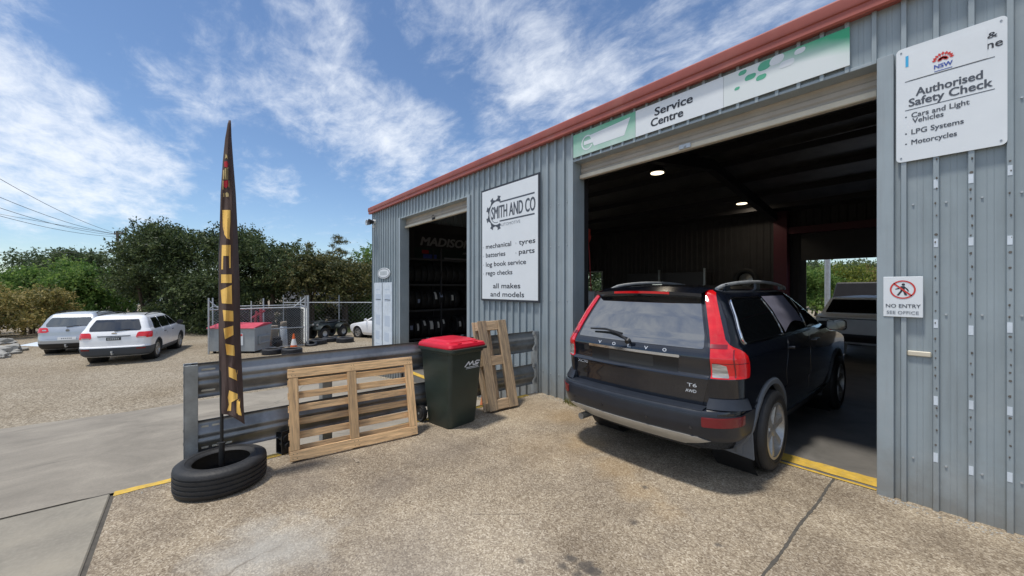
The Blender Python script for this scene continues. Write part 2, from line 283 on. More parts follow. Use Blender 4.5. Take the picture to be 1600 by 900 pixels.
class B:
    """collects shapes, then links them as one mesh object"""
    def __init__(s): s.v = []; s.f = []; s.mi = []; s.cur = 0; s.cuts = []
    def add(s, vs, fs):
        o = len(s.v); s.cuts.append((o, len(s.f))); s.v += [tuple(p) for p in vs]; s.f += [tuple(i+o for i in f) for f in fs]; s.mi += [s.cur]*len(fs); return s
    def box(s, c, d, rz=0, rot=None):
        x, y, z = d[0]/2, d[1]/2, d[2]/2
        vs = [Vector(p) for p in ((-x,-y,-z),(x,-y,-z),(x,y,-z),(-x,y,-z),(-x,-y,z),(x,-y,z),(x,y,z),(-x,y,z))]
        R = rot if rot is not None else Matrix.Rotation(rz, 3, 'Z')
        return s.add([R @ p + Vector(c) for p in vs], [(0,3,2,1),(4,5,6,7),(0,1,5,4),(1,2,6,5),(2,3,7,6),(3,0,4,7)])
    def bb(s, x0, x1, y0, y1, z0, z1): return s.box(((x0+x1)/2, (y0+y1)/2, (z0+z1)/2), (x1-x0, y1-y0, z1-z0))
    def cyl(s, p0, p1, r0, r1=None, n=16, caps=True):
        r1 = r0 if r1 is None else r1; p0 = Vector(p0); p1 = Vector(p1); d = (p1-p0).normalized()
        u = d.orthogonal().normalized(); w_ = d.cross(u); vs = []
        for p, r in ((p0, r0), (p1, r1)):
            for i in range(n): a = 2*PI*i/n; vs.append(p + (u*math.cos(a)+w_*math.sin(a))*r)
        fs = [(i, (i+1) % n, n+(i+1) % n, n+i) for i in range(n)]
        if caps: fs += [tuple(range(n-1, -1, -1)), tuple(range(n, 2*n))]
        return s.add(vs, fs)
    def tube(s, pts, r, n=8, caps=True):
        pts = [Vector(p) for p in pts]; rs = r if isinstance(r, (list, tuple)) else [r]*len(pts); vs = []; pu = None
        for i, p in enumerate(pts):
            d = (pts[min(i+1, len(pts)-1)]-pts[max(i-1, 0)]).normalized()
            u = d.orthogonal().normalized() if pu is None else (pu - d*pu.dot(d)).normalized()
            pu = u; w_ = d.cross(u)
            for k in range(n): a = 2*PI*k/n; vs.append(p+(u*math.cos(a)+w_*math.sin(a))*rs[i])
        fs = [(i*n+k, i*n+(k+1) % n, (i+1)*n+(k+1) % n, (i+1)*n+k) for i in range(len(pts)-1) for k in range(n)]
        if caps: fs += [tuple(range(n-1, -1, -1)), tuple(range((len(pts)-1)*n, len(pts)*n))]
        return s.add(vs, fs)
    def lathe(s, prof, n=32, axis='z', c=(0, 0, 0), closed=False):
        vs = []; c = Vector(c); m = len(prof)
        for i in range(n):
            a = 2*PI*i/n; ca, sa = math.cos(a), math.sin(a)
            for r, h in prof:
                p = {'z': (r*ca, r*sa, h), 'x': (h, r*ca, r*sa), 'y': (r*sa, h, r*ca)}[axis]; vs.append(Vector(p)+c)
        fs = []
        for i in range(n):
            j = (i+1) % n
            for k in range(m if closed else m-1):
                q = (k+1) % m; fs.append((i*m+k, j*m+k, j*m+q, i*m+q))
        return s.add(vs, fs)
    def grid(s, P):
        """P: rows of points"""
        h, w_ = len(P), len(P[0])
        return s.add([p for r in P for p in r], [(j*w_+i, j*w_+i+1, (j+1)*w_+i+1, (j+1)*w_+i) for j in range(h-1) for i in range(w_-1)])
    def prism(s, poly, f, t):
        """flat polygon poly [(a,b)], f(a,b)->point on the face, t: thickness vector away from the face"""
        n = len(poly); A = [Vector(f(a, b)) for a, b in poly]; t = Vector(t); Bk = [p+t for p in A]
        return s.add(A+Bk, [tuple(range(n)), tuple(range(2*n-1, n-1, -1))]+[(i, n+i, n+(i+1) % n, (i+1) % n) for i in range(n)])
    def build_each(s, name, m, parent=None, **kw):
        out = []
        for i, (v0, f0_) in enumerate(s.cuts):
            v1, f1_ = s.cuts[i+1] if i+1 < len(s.cuts) else (len(s.v), len(s.f))
            b = B(); b.v = s.v[v0:v1]; b.f = [tuple(k-v0 for k in f) for f in s.f[f0_:f1_]]; b.mi = [0]*len(b.f); out.append(b.build(name, m, parent, **kw))
        return out
    def build(s, name, m, parent=None, smooth=False, bevel=0, ang=35, seg=1):
        me = bpy.data.meshes.new(name); me.from_pydata(s.v, [], s.f)
        ms = m if isinstance(m, (list, tuple)) else [m]
        for q in ms: me.materials.append(q)
        if len(ms) > 1: me.polygons.foreach_set('material_index', s.mi)
        bm = bmesh.new(); bm.from_mesh(me)
        bmesh.ops.recalc_face_normals(bm, faces=bm.faces)
        if bevel:
            es = [e for e in bm.edges if len(e.link_faces) == 2 and e.calc_face_angle(0) > .6]
            bmesh.ops.bevel(bm, geom=es, offset=bevel, segments=seg, affect='EDGES', clamp_overlap=True)
        bm.to_mesh(me); bm.free(); me.update()
        if smooth:
            me.polygons.foreach_set('use_smooth', [True]*len(me.polygons)); me.set_sharp_from_angle(angle=math.radians(ang))
        return link(name, me, None, parent)

def text_mesh(s, size=1.0, bold=0.0, extrude=.0006, shear=0.0, align='CENTER', spacing=1.0):
    c = bpy.data.curves.new('lettering', 'FONT'); c.body = s; c.size = size; c.align_x = align; c.extrude = extrude; c.offset = bold; c.shear = shear; c.space_character = spacing
    c.resolution_u = 3
    o = bpy.data.objects.new('lettering', c); COL.objects.link(o)
    dg = bpy.context.evaluated_depsgraph_get(); me = bpy.data.meshes.new_from_object(o.evaluated_get(dg))
    bpy.data.objects.remove(o); bpy.data.curves.remove(c)
    return me
def lettering(s, parent, m, x, y, z, width=None, height=.1, bold=.0, rz=0.0, tilt=0.0, shear=0.0, align='LEFT', name='lettering', spacing=1.0):
    """words on a face turned to -Y; (x,z) is the left end of the base line, height the cap height"""
    me = text_mesh(s, 1.0, 0.0, .0, shear, 'LEFT', spacing)
    bold = bold*1.5
    xs = [v.co.x for v in me.vertices]; x0, x1 = min(xs), max(xs)
    cap = .73; sy = height/cap; sx = (width/(x1-x0)) if width else sy
    off = 0 if align == 'LEFT' else (-(x1-x0)*sx/2 if align == 'CENTER' else -(x1-x0)*sx)
    for v in me.vertices: v.co.x = (v.co.x-x0)*sx+off; v.co.y *= sy; v.co.z = v.co.z*1.0
    if bold:
        vs = [tuple(v.co) for v in me.vertices]; fs = [tuple(p.vertices) for p in me.polygons]; V = []; F = []
        for k, (dx, dz) in enumerate(((0, 0), (1, .0), (-1, .0), (.6, .6), (-.6, .6), (.6, -.6), (-.6, -.6))):
            o_ = len(V); V += [(x+dx*bold*sy, y+dz*bold*sy*.8, z+.00012*k) for x, y, z in vs]; F += [tuple(i+o_ for i in f) for f in fs]
        me = bpy.data.meshes.new('lettering'); me.from_pydata(V, [], F)
    o = link(name, me, m, parent); o.location = (x, y, z); o.rotation_euler = (PI/2+tilt, 0, rz)
    return o

def rrect(x0, x1, hy, z, r=.05, n=5):
    P = []
    for cx, cy, a0 in ((x1-r, hy-r, 0), (x0+r, hy-r, 90), (x0+r, -hy+r, 180), (x1-r, -hy+r, 270)):
        for k in range(n): a = math.radians(a0+90*k/(n-1)); P.append((cx+r*math.cos(a), cy+r*math.sin(a), z))
    return P
def loft(b, secs, caps=True):
    n = len(secs[0]); vs = [p for s_ in secs for p in s_]
    fs = [(i*n+k, i*n+(k+1) % n, (i+1)*n+(k+1) % n, (i+1)*n+k) for i in range(len(secs)-1) for k in range(n)]
    if caps: fs += [tuple(range(n-1, -1, -1)), tuple(range(len(vs)-n, len(vs)))]
    b.add(vs, fs)
# ---------------------------------------------------------------- ground
LOT = -0.95
def sstep(a, b, x):
    t = min(1, max(0, (x-a)/(b-a))); return t*t*(3-2*t)
def gz(X, Y):
    s = min(1, max(0, (-4.6-X)/7.2)); t = min(1, max(0, (Y+.6)/5.0))
    z = -(.30*t*(1-s)) + LOT*s
    if X > -4.6: z = 0.0
    if X > -4.6 and Y > 4.4: z = 0
    z += (.04*math.sin(X*.31+1)*math.sin(Y*.27) if X < -12.5 else 0)*min(1, (-12.5-X)/4 if X < -12.5 else 0)
    return z
def surface_mat(name, kind):
    m = bpy.data.materials.new(name); m.use_nodes = True; t = m.node_tree; b = t.nodes['Principled BSDF']
    tc = N(t, 'ShaderNodeTexCoord'); P = tc.outputs['Object']
    def noise(sc, det=6, ro=.6, dist=0):
        n = N(t, 'ShaderNodeTexNoise'); L(t, P, n.inputs['Vector']); n.inputs['Scale'].default_value = sc; n.inputs['Detail'].default_value = det
        n.inputs['Roughness'].default_value = ro; n.inputs['Distortion'].default_value = dist; return n.outputs[0]
    def ramp(f, *st):
        r = N(t, 'ShaderNodeValToRGB'); L(t, f, r.inputs[0]); e = r.color_ramp.elements
        e[0].position, e[0].color = st[0][0], (*st[0][1], 1); e[1].position, e[1].color = st[-1][0], (*st[-1][1], 1)
        for p, c in st[1:-1]: k = e.new(p); k.color = (*c, 1)
        return r.outputs[0]
    def mixc(f, a, c, mode='MIX'):
        x = N(t, 'ShaderNodeMix', data_type='RGBA', blend_type=mode)
        for i, v in ((0, f), (6, a), (7, c)):
            if isinstance(v, (int, float)): x.inputs[i].default_value = v
            elif isinstance(v, tuple): x.inputs[i].default_value = (*v, 1)
            else: L(t, v, x.inputs[i])
        return x.outputs[2]
    def rng(f, a, b_, c=0, d=1):
        r = N(t, 'ShaderNodeMapRange'); L(t, f, r.inputs[0])
        for i, v in enumerate((a, b_, c, d)): r.inputs[i+1].default_value = v
        return r.outputs[0]
    def blob(c, r, soft, wob=.5, wsc=5.0):
        d = N(t, 'ShaderNodeVectorMath', operation='DISTANCE'); L(t, P, d.inputs[0]); d.inputs[1].default_value = c
        q = math_node(t, 'ADD', d.outputs['Value'], math_node(t, 'MULTIPLY', math_node(t, 'SUBTRACT', noise(wsc, 4), .5), wob))
        return rng(q, r, r+soft, 1, 0)
    def voro(sc, out='Color'):
        v = N(t, 'ShaderNodeTexVoronoi'); L(t, P, v.inputs['Vector']); v.inputs['Scale'].default_value = sc; return v.outputs[out]
    hgt = None
    if kind == 'aggregate':
        wp = N(t, 'ShaderNodeTexNoise'); L(t, P, wp.inputs['Vector']); wp.inputs['Scale'].default_value = 30; wp.inputs['Detail'].default_value = 3
        wm = N(t, 'ShaderNodeMix', data_type='VECTOR'); wm.inputs[0].default_value = .012; L(t, P, wm.inputs[4]); L(t, wp.outputs['Color'], wm.inputs[5])
        def voro2(sc):
            v = N(t, 'ShaderNodeTexVoronoi'); L(t, wm.outputs[1], v.inputs['Vector']); v.inputs['Scale'].default_value = sc; return v.outputs['Color']
        s = N(t, 'ShaderNodeSeparateColor'); L(t, voro2(105), s.inputs[0])
        peb = ramp(s.outputs[0], (0, (.105,.085,.066)), (.25, (.205,.173,.138)), (.5, (.305,.268,.218)), (.78, (.425,.388,.325)), (1, (.64,.61,.55)))
        s2 = N(t, 'ShaderNodeSeparateColor'); L(t, voro2(190), s2.inputs[0])
        peb2 = ramp(s2.outputs[0], (0, (.20,.155,.115)), (.5, (.37,.315,.245)), (1, (.55,.50,.41)))
        col = mixc(1, mixc(.38, peb, peb2), (1.0,.97,.925), 'MULTIPLY')
        col = mixc(rng(noise(14, 6, .7), .35, .7), mixc(1, col, (.86,.84,.81), 'MULTIPLY'), mixc(1, col, (1.10,1.09,1.06), 'MULTIPLY'))
        col = mixc(rng(noise(1.1, 8, .65), .38, .66), mixc(1, col, (.68,.645,.61), 'MULTIPLY'), mixc(1, col, (1.16,1.13,1.07), 'MULTIPLY'))
        col = mixc(rng(noise(5, 6, .7), .55, .75, 0, .35), col, (.13,.105,.085))
        col = mixc(math_node(t, 'MULTIPLY', blob((-2.95,.40,0), .06, .42, .7, 4), .55), col, (.50,.49,.45))
        col = mixc(math_node(t, 'MULTIPLY', blob((-1.9,.9,0), .3, .8, 1.0, 3), .22), col, (.50,.46,.40))
        for px, py, r, a in ((885,650,.25,.5),(915,690,.22,.5),(960,730,.2,.5),(1000,765,.16,.45),(1040,800,.12,.3),(860,700,.4,.25),(830,640,.45,.22)):
            p = at(px, py, 0); col = mixc(math_node(t, 'MULTIPLY', blob((p.x,p.y,0), r*.5, r, .35, 4), a), col, mixc(.55, col, (.40,.26,.11)))
        for px, py, r in ((915,884,.035),(893,872,.02),(930,893,.03),(880,884,.012),(905,897,.016),(812,876,.008),(1120,850,.004),(990,815,.012),(1008,760,.012)):
            p = at(px, py, 0); col = mixc(math_node(t, 'MULTIPLY', blob((p.x,p.y,0), r, .03, .09, 22), .78), col, (.075,.066,.058))
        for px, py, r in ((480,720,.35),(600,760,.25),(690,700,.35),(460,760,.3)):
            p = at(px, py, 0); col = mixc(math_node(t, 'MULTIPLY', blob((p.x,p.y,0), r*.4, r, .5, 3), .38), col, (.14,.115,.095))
        vc = N(t, 'ShaderNodeTexVoronoi', feature='DISTANCE_TO_EDGE'); vc.inputs['Scale'].default_value = .55
        wm2 = N(t, 'ShaderNodeMix', data_type='VECTOR'); wm2.inputs[0].default_value = .14; L(t, P, wm2.inputs[4])
        wn2 = N(t, 'ShaderNodeTexNoise'); L(t, P, wn2.inputs['Vector']); wn2.inputs['Scale'].default_value = 2.5; wn2.inputs['Detail'].default_value = 5; L(t, wn2.outputs['Color'], wm2.inputs[5]); L(t, wm2.outputs[1], vc.inputs['Vector'])
        col = mixc(math_node(t, 'MULTIPLY', rng(vc.outputs['Distance'], 0, .0035, 1, 0), rng(noise(.9, 3), .5, .62, 0, .65)), col, (.12,.095,.07))
        sp_ = N(t, 'ShaderNodeSeparateXYZ'); L(t, P, sp_.inputs[0])
        for xc in (-2.9, -1.32):
            dx = math_node(t, 'ABSOLUTE', math_node(t, 'ADD', sp_.outputs[0], math_node(t, 'MULTIPLY_ADD', noise(1.5, 3), .25, -xc-.125)))
            col = mixc(math_node(t, 'MULTIPLY', rng(dx, .03, .17, 1, 0), math_node(t, 'MULTIPLY', rng(noise(3.5, 6, .7), .42, .7), .38)), col, (.15,.125,.10))
        hgt = voro(95, 'Distance'); ro = .8; bs = .45; bd = .004
    elif kind == 'driveway':
        col = ramp(noise(.8, 9, .68, .6), (.28, (.19,.168,.134)), (.5, (.295,.26,.21)), (.72, (.40,.355,.285)))
        col = mixc(rng(noise(55, 4, .7), .35, .75, 0, .5), col, (.15,.14,.12))
        col = mixc(rng(noise(2.4, 10, .75, 1.5), .58, .72, 0, .5), col, (.36,.32,.25))
        v = N(t, 'ShaderNodeTexVoronoi', feature='DISTANCE_TO_EDGE'); L(t, P, v.inputs['Vector']); v.inputs['Scale'].default_value = .42
        nn_ = N(t, 'ShaderNodeTexNoise'); L(t, P, nn_.inputs['Vector']); nn_.inputs['Scale'].default_value = 3
        mp = N(t, 'ShaderNodeMix', data_type='VECTOR'); mp.inputs[0].default_value = .18; L(t, P, mp.inputs[4]); L(t, nn_.outputs['Color'], mp.inputs[5]); L(t, mp.outputs[1], v.inputs['Vector'])
        cr = math_node(t, 'MULTIPLY', rng(v.outputs['Distance'], 0, .006, 1, 0), rng(noise(.7, 3), .45, .6))
        col = mixc(math_node(t, 'MULTIPLY', cr, .6), col, (.07,.065,.055))
        hgt = noise(90, 3); ro = .82; bs = .25; bd = .004
    elif kind == 'concrete':
        col = ramp(noise(1.6, 9, .66, .4), (.3, (.19,.172,.14)), (.5, (.27,.243,.195)), (.72, (.35,.31,.24)))
        col = mixc(rng(noise(34, 5, .7), .45, .75, 0, .45), col, (.36,.33,.27))
        col = mixc(rng(noise(4, 8, .75), .55, .75, 0, .5), col, (.15,.14,.12))
        hgt = noise(80, 4); ro = .8; bs = .3; bd = .004
    elif kind == 'gravel':
        s = N(t, 'ShaderNodeSeparateColor'); L(t, voro(38), s.inputs[0])
        col = ramp(s.outputs[0], (0, (.16,.13,.09)), (.35, (.26,.215,.155)), (.7, (.34,.29,.215)), (1, (.47,.41,.32)))
        col = mixc(rng(noise(.35, 8, .7), .4, .65), col, mixc(1, col, (.76,.72,.66), 'MULTIPLY'))
        col = mixc(rng(noise(2.0, 8, .7), .58, .75, 0, .5), col, (.16,.135,.095))
        hgt = voro(38, 'Distance'); ro = .9; bs = .6; bd = .010
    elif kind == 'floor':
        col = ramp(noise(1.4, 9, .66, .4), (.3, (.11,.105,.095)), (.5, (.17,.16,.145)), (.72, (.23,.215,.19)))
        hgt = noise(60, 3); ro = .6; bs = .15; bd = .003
    L(t, col, b.inputs['Base Color']); b.inputs['Roughness'].default_value = ro; b.inputs['Specular IOR Level'].default_value = .3
    bp = N(t, 'ShaderNodeBump'); bp.inputs['Strength'].default_value = bs; bp.inputs['Distance'].default_value = bd; L(t, hgt, bp.inputs['Height']); L(t, bp.outputs[0], b.inputs['Normal'])
    return m
for k in ('aggregate', 'driveway', 'concrete', 'gravel', 'floor'): M['s_'+k] = surface_mat(k+'_surface', k)

xs = sorted(set([-600,-300,-150,-100,-75,-60] + list(np.arange(-50, -12, 1.5)) + list(np.arange(-12, -4.8, .6)) + [-4.64,-4.6,-4.59,0,4,8,20,60,150,400]))
ys = sorted(set([-400,-150,-60,-30,-20] + list(np.arange(-14, 40, 1.2)) + [45,60,90,150,300,600]))
b = B(); b.grid([[(x, y, gz(x, y)-(.02 if x > -4.6 else .012 if x > -12.6 else 0)) for x in xs] for y in ys])
tag(b.build('ground', M['s_gravel'], smooth=True), kind='structure')
# worn driveway beside the slab, falling towards the gravel lot
def edge(y): return -11.55-.14*math.sin(y*.9)-.05*math.sin(y*2.3) - (.12*max(0, -y-1))
b = B(); rows = []
for y in np.arange(-14, 4.41, .35):
    e = edge(y); rows.append([(x, y, gz(x, y)+.004) for x in [-4.605-(abs(e)-4.605)*q/14 for q in range(15)]])
b.grid(rows); tag(b.build('driveway', M['s_driveway'], smooth=True), kind='structure')
b = B(); b.bb(-4.6, 9, -.465, 4.45, -.5, 0)
tag(b.build('forecourt_pavement', M['s_aggregate'], bevel=.006), kind='structure')
b = B(); b.bb(-4.6, 9, -9, -.495, -.5, -.004)
tag(b.build('concrete_path', M['s_concrete'], bevel=.008), kind='structure')
b = B(); b.bb(-4.585, 9, -.50, -.46, -.2, -.018); rj = random.Random(2); G = [[], []]
for i in range(140):
    y = -.46+4.9*i/139; xm = -.802+.004*math.sin(y*7)+rj.uniform(-.002, .002); hw = rj.uniform(.006, .012)
    G[0].append((xm-hw, y, .0025)); G[1].append((xm+hw, y, .0025))
b.grid(G)
b.bb(-4.612, -4.592, -9, -.5, -.05, -.0035)
tag(b.build('expansion_joint', M['joint']), kind='structure')
# worn yellow paint: slab edge and door thresholds
b = B(); n = 60; rq = random.Random(8)
def strip(f0_, f1_, z, along, jit=.012):
    R = [[], []]
    for i in range(n+1):
        q = along[0]+(along[1]-along[0])*i/n
        for k, e in ((0, f0_), (1, f1_)):
            v = e+rq.uniform(-jit, jit)*(1 if k else .3); R[k].append((v, q, z) if along[2] == 'y' else (q, v, z))
    b.grid(R)
strip(-4.598, -4.515, .004, (-.47, 4.13, 'y'))
strip(4.505, 4.70, .003, (-3.75, -.53, 'x'), .008); strip(4.415, 4.452, .006, (-3.75, -.53, 'x'), .006)
rows = [[], []]
for i in range(n+1):
    x = -9.85+3.15*i/n; rows[0].append((x, 4.46, -.535)); rows[1].append((x, 4.62-.02*random.random(), -.535))
b.grid(rows)
tag(b.build('pavement_marking', M['yellow_paint']), kind='structure')

# ---------------------------------------------------------------- the workshop building
def home(t):
    bpy.context.view_layer.update()
    inv_ = t.matrix_basis.inverted()
    for c in t.children: c.matrix_parent_inverse = inv_
WY = 4.40; EAVE = 4.02; X0 = -12.0; X1 = 7.0; BACK = 14.0
D1 = (-9.90, -6.65); D2 = (-3.81, -.52); HEAD = 3.56
bld = thing('workshop_building', 'long blue-grey corrugated steel workshop with red fascia and two open roller doors', 'workshop', (-3, WY, 0))
PITCH = .1735
def ribbed(b, x0, x1, z0, z1, y=WY, off=-.19):
    """sheet steel: flat pans, trapezoid ribs, two small swages in each pan"""
    prof = []
    k = math.floor((x0-off)/PITCH)-1
    while off+k*PITCH < x1+PITCH:
        c = off+k*PITCH
        for dx, d in ((-.022, 0), (-.014, .034), (.014, .034), (.020, 0), (.068, 0), (.072, .0022), (.076, 0), (.1, 0), (.104, .0022), (.108, 0)): prof.append((c+dx, d))
        k += 1
    pts = [(x, d) for x, d in prof if x0 < x < x1]; pts = [(x0, 0)]+pts+[(x1, 0)]
    b.grid([[(x, y-d, z0) for x, d in pts], [(x, y-d, z1) for x, d in pts]])
b = B()
ribbed(b, X0, D1[0], -1.3, EAVE+.05); ribbed(b, D1[0], D1[1], HEAD, EAVE+.05); ribbed(b, D1[1], D2[0], -.8, EAVE+.05)
ribbed(b, D2[0], D2[1], HEAD, EAVE+.05); ribbed(b, D2[1], X1, -.05, EAVE+.05)
b.build('front_wall', M['wall'], bld)
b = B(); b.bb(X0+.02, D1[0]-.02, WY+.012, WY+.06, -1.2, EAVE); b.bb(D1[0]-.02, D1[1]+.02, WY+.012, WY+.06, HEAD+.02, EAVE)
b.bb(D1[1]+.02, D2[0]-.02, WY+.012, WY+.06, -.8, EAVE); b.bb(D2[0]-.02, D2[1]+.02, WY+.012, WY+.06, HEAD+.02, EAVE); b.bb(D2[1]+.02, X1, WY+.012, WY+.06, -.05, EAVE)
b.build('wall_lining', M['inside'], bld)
# ribbed end wall to the lot, the back wall with window and rear door, dark outside sheets
b = B()
yy = []; y = WY
while y < BACK:
    for dy, d in ((0, 0), (.13, 0), (.14, .026), (.165, .026), (.1735, 0)): yy.append((min(y+dy, BACK), d))
    y += PITCH
b.grid([[(X0-d, y, -1.5) for y, d in yy], [(X0-d, y, EAVE+.05 + (.70*(1-abs((y-9.2)/4.8)))) for y, d in yy]])
b.build('end_wall', M['wall'], bld)
RD = (-3.19, -.2); RH = 2.53; WIN = (-11.55, -10.55, 1.58, 2.40)
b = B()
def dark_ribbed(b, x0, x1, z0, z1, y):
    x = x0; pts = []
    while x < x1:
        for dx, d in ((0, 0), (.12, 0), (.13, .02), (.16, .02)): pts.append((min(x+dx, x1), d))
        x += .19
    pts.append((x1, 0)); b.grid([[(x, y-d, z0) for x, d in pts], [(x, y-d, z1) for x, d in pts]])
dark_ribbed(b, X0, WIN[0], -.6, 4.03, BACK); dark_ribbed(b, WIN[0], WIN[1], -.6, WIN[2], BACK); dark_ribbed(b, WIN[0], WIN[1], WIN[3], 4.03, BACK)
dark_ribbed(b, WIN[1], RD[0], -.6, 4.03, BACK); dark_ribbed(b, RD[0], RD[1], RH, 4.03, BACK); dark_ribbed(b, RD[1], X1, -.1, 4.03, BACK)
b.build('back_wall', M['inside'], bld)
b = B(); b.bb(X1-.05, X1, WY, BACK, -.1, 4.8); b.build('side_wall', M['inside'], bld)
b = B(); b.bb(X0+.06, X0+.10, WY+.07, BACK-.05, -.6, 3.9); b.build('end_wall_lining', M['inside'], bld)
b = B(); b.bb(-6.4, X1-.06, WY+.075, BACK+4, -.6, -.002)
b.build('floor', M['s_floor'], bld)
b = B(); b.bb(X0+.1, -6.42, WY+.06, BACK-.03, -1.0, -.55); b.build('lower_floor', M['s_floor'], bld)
# roof: insulated sheets, purlins, portal frames
RIDGE = (9.2, 4.72)
b = B()
for (ya, za, yb, zb) in ((WY-.02, EAVE+.12, RIDGE[0], RIDGE[1]+.1), (RIDGE[0], RIDGE[1]+.1, BACK+.2, EAVE+.02)):
    b.add([(X0-.06, ya, za), (X1, ya, za), (X1, yb, zb), (X0-.06, yb, zb), (X0-.06, ya, za-.05), (X1, ya, za-.05), (X1, yb, zb-.05), (X0-.06, yb, zb-.05)],
          [(0,1,2,3),(7,6,5,4),(0,4,5,1),(1,5,6,2),(2,6,7,3),(3,7,4,0)])
b.build('roof', M['insul'], bld)
b = B()
for i in range(8):
    y = 5.0+i*1.17; z = (EAVE+.12+(RIDGE[1]-EAVE)*(y-WY)/4.8 if y < 9.2 else RIDGE[1]+.1-(RIDGE[1]-EAVE)*(y-9.2)/4.8)-.13
    b.bb(X0+.1, X1-.1, y-.03, y+.03, z-.08, z+.05)
b.build_each('purlin', M['steel_dark'], bld)
for fx in (-3.9, 3.2):
    b = B()
    zb_ = -.55 if fx < -6.4 else 0
    b.bb(fx-.08, fx+.08, WY+.08, WY+.33, zb_, EAVE-.2)
    b.add([(fx-.08, WY+.1, EAVE-.25), (fx+.08, WY+.1, EAVE-.25), (fx+.08, 9.2, RIDGE[1]-.32), (fx-.08, 9.2, RIDGE[1]-.32), (fx-.08, WY+.1, EAVE), (fx+.08, WY+.1, EAVE), (fx+.08, 9.2, RIDGE[1]-.08), (fx-.08, 9.2, RIDGE[1]-.08)],
          [(0,3,2,1),(4,5,6,7),(0,1,5,4),(2,3,7,6),(1,2,6,5),(0,4,7,3)])
    b.add([(fx-.08, 13.9, EAVE-.35), (fx+.08, 13.9, EAVE-.35), (fx+.08, 9.2, RIDGE[1]-.32), (fx-.08, 9.2, RIDGE[1]-.32), (fx-.08, 13.9, EAVE-.1), (fx+.08, 13.9, EAVE-.1), (fx+.08, 9.2, RIDGE[1]-.08), (fx-.08, 9.2, RIDGE[1]-.08)],
          [(0,1,2,3),(7,6,5,4),(0,4,5,1),(2,6,7,3),(1,5,6,2),(0,3,7,4)])
    b.build('portal_frame', M['steel_dark'], bld)
b = B(); b.bb(-3.92, -3.58, 13.62, 13.94, 0, 4.0); b.bb(-3.58, X1-.2, 13.7, 13.9, 3.3, 3.5); b.build('maroon_column', M['maroon'], bld)
# red eave fascia
prof = [(.0, 4.0), (-.085, 3.985), (-.10, 4.0), (-.10, 4.062), (-.112, 4.068), (-.118, 4.085), (-.118, 4.165), (-.105, 4.182), (-.06, 4.186), (.02, 4.15)]
b = B(); XE = (X0-.10, X1+.02)
b.grid([[(x, WY+p, z) for p, z in prof] for x in XE])
b.add([(XE[0], WY+p, z) for p, z in prof], [tuple(range(len(prof)))]); b.build('fascia', M['fascia'], bld, smooth=True, ang=25)
# flashings round both doors
for (a, c), zb_ in ((D1, -.6), (D2, -.03)):
    b = B()
    for x, s in ((a, -1), (c, 1)):
        b.bb(min(x, x+s*.10), max(x, x+s*.10), WY-.041, WY+.002, zb_, HEAD+.03)
        b.bb(min(x, x+s*.02), max(x, x+s*.02), WY+.003, WY+.22, zb_, HEAD+.03)
    b.bb(a-.02, c+.02, WY-.026, WY+.20, HEAD, HEAD+.028)
    b.build('door_flashing', M['trim'], bld, bevel=.003)
# roller curtains wound up, with bottom bar and lock
for (a, c), zb_ in ((D1, 3.33), (D2, 3.34)):
    b = B(); rows = []
    for i in range(24):
        z = zb_+.05+i*.018; d = .012 if (i//3) % 2 else 0
        rows.append([(a+.01, WY+.14-d, z), (c-.01, WY+.14-d, z)])
    b.grid(rows)
    cu = b.build('roller_door', M['curtain'], bld)
    b = B(); b.bb(a+.012, c-.012, WY+.09, WY+.16, zb_-.012, zb_+.048); b.build('bottom_bar', M['cream'], cu, bevel=.008)
    b = B(); b.cyl((a+.02, WY+.33, HEAD+.22), (c-.02, WY+.33, HEAD+.22), .17, n=24); b.build('drum', M['curtain'], cu, smooth=True)
    m_ = (a+c)/2 if c < -5 else -2.19
    b = B(); b.bb(m_-.07, m_+.07, WY+.075, WY+.10, zb_+.0, zb_+.055); b.bb(m_-.012, m_+.012, WY+.06, WY+.075, zb_+.012, zb_+.04)
    if c < -5: b.tube([(m_+.05*math.cos(q), WY+.07, zb_+.06+.045*math.sin(q)) for q in np.linspace(0, PI, 9)], .008)
    b.build('lock', M['galv_light'] if c > -5 else M['steel_dark'], cu, bevel=.004)
# window in the back wall: frame, no pane glass dims the view outside
b = B(); x0, x1, z0, z1 = WIN
b.bb(x0-.05, x0, BACK-.05, BACK+.05, z0-.05, z1+.05); b.bb(x1, x1+.05, BACK-.05, BACK+.05, z0-.05, z1+.05); b.bb(x0, x1, BACK-.05, BACK+.05, z0-.05, z0); b.bb(x0, x1, BACK-.05, BACK+.05, z1, z1+.05)
wn = b.build('window', M['window'], bld)
gl = bpy.data.materials.new('clear_window_glass'); gl.use_nodes = True; gb = gl.node_tree.nodes['Principled BSDF']; gb.inputs['Base Color'].default_value = (.75,.8,.76,1); gb.inputs['Transmission Weight'].default_value = 1; gb.inputs['Roughness'].default_value = .05; gb.inputs['IOR'].default_value = 1.02
b = B(); b.bb(x0, x1, BACK-.004, BACK+.004, z0, z1); b.build('pane', gl, wn)
# half-closed rear roller door shows as the dark band over the opening
b = B(); b.bb(RD[0]-.1, RD[1]+.1, BACK-.12, BACK-.05, RH-.02, 3.3); b.build('rear_door', M['inside'], bld)
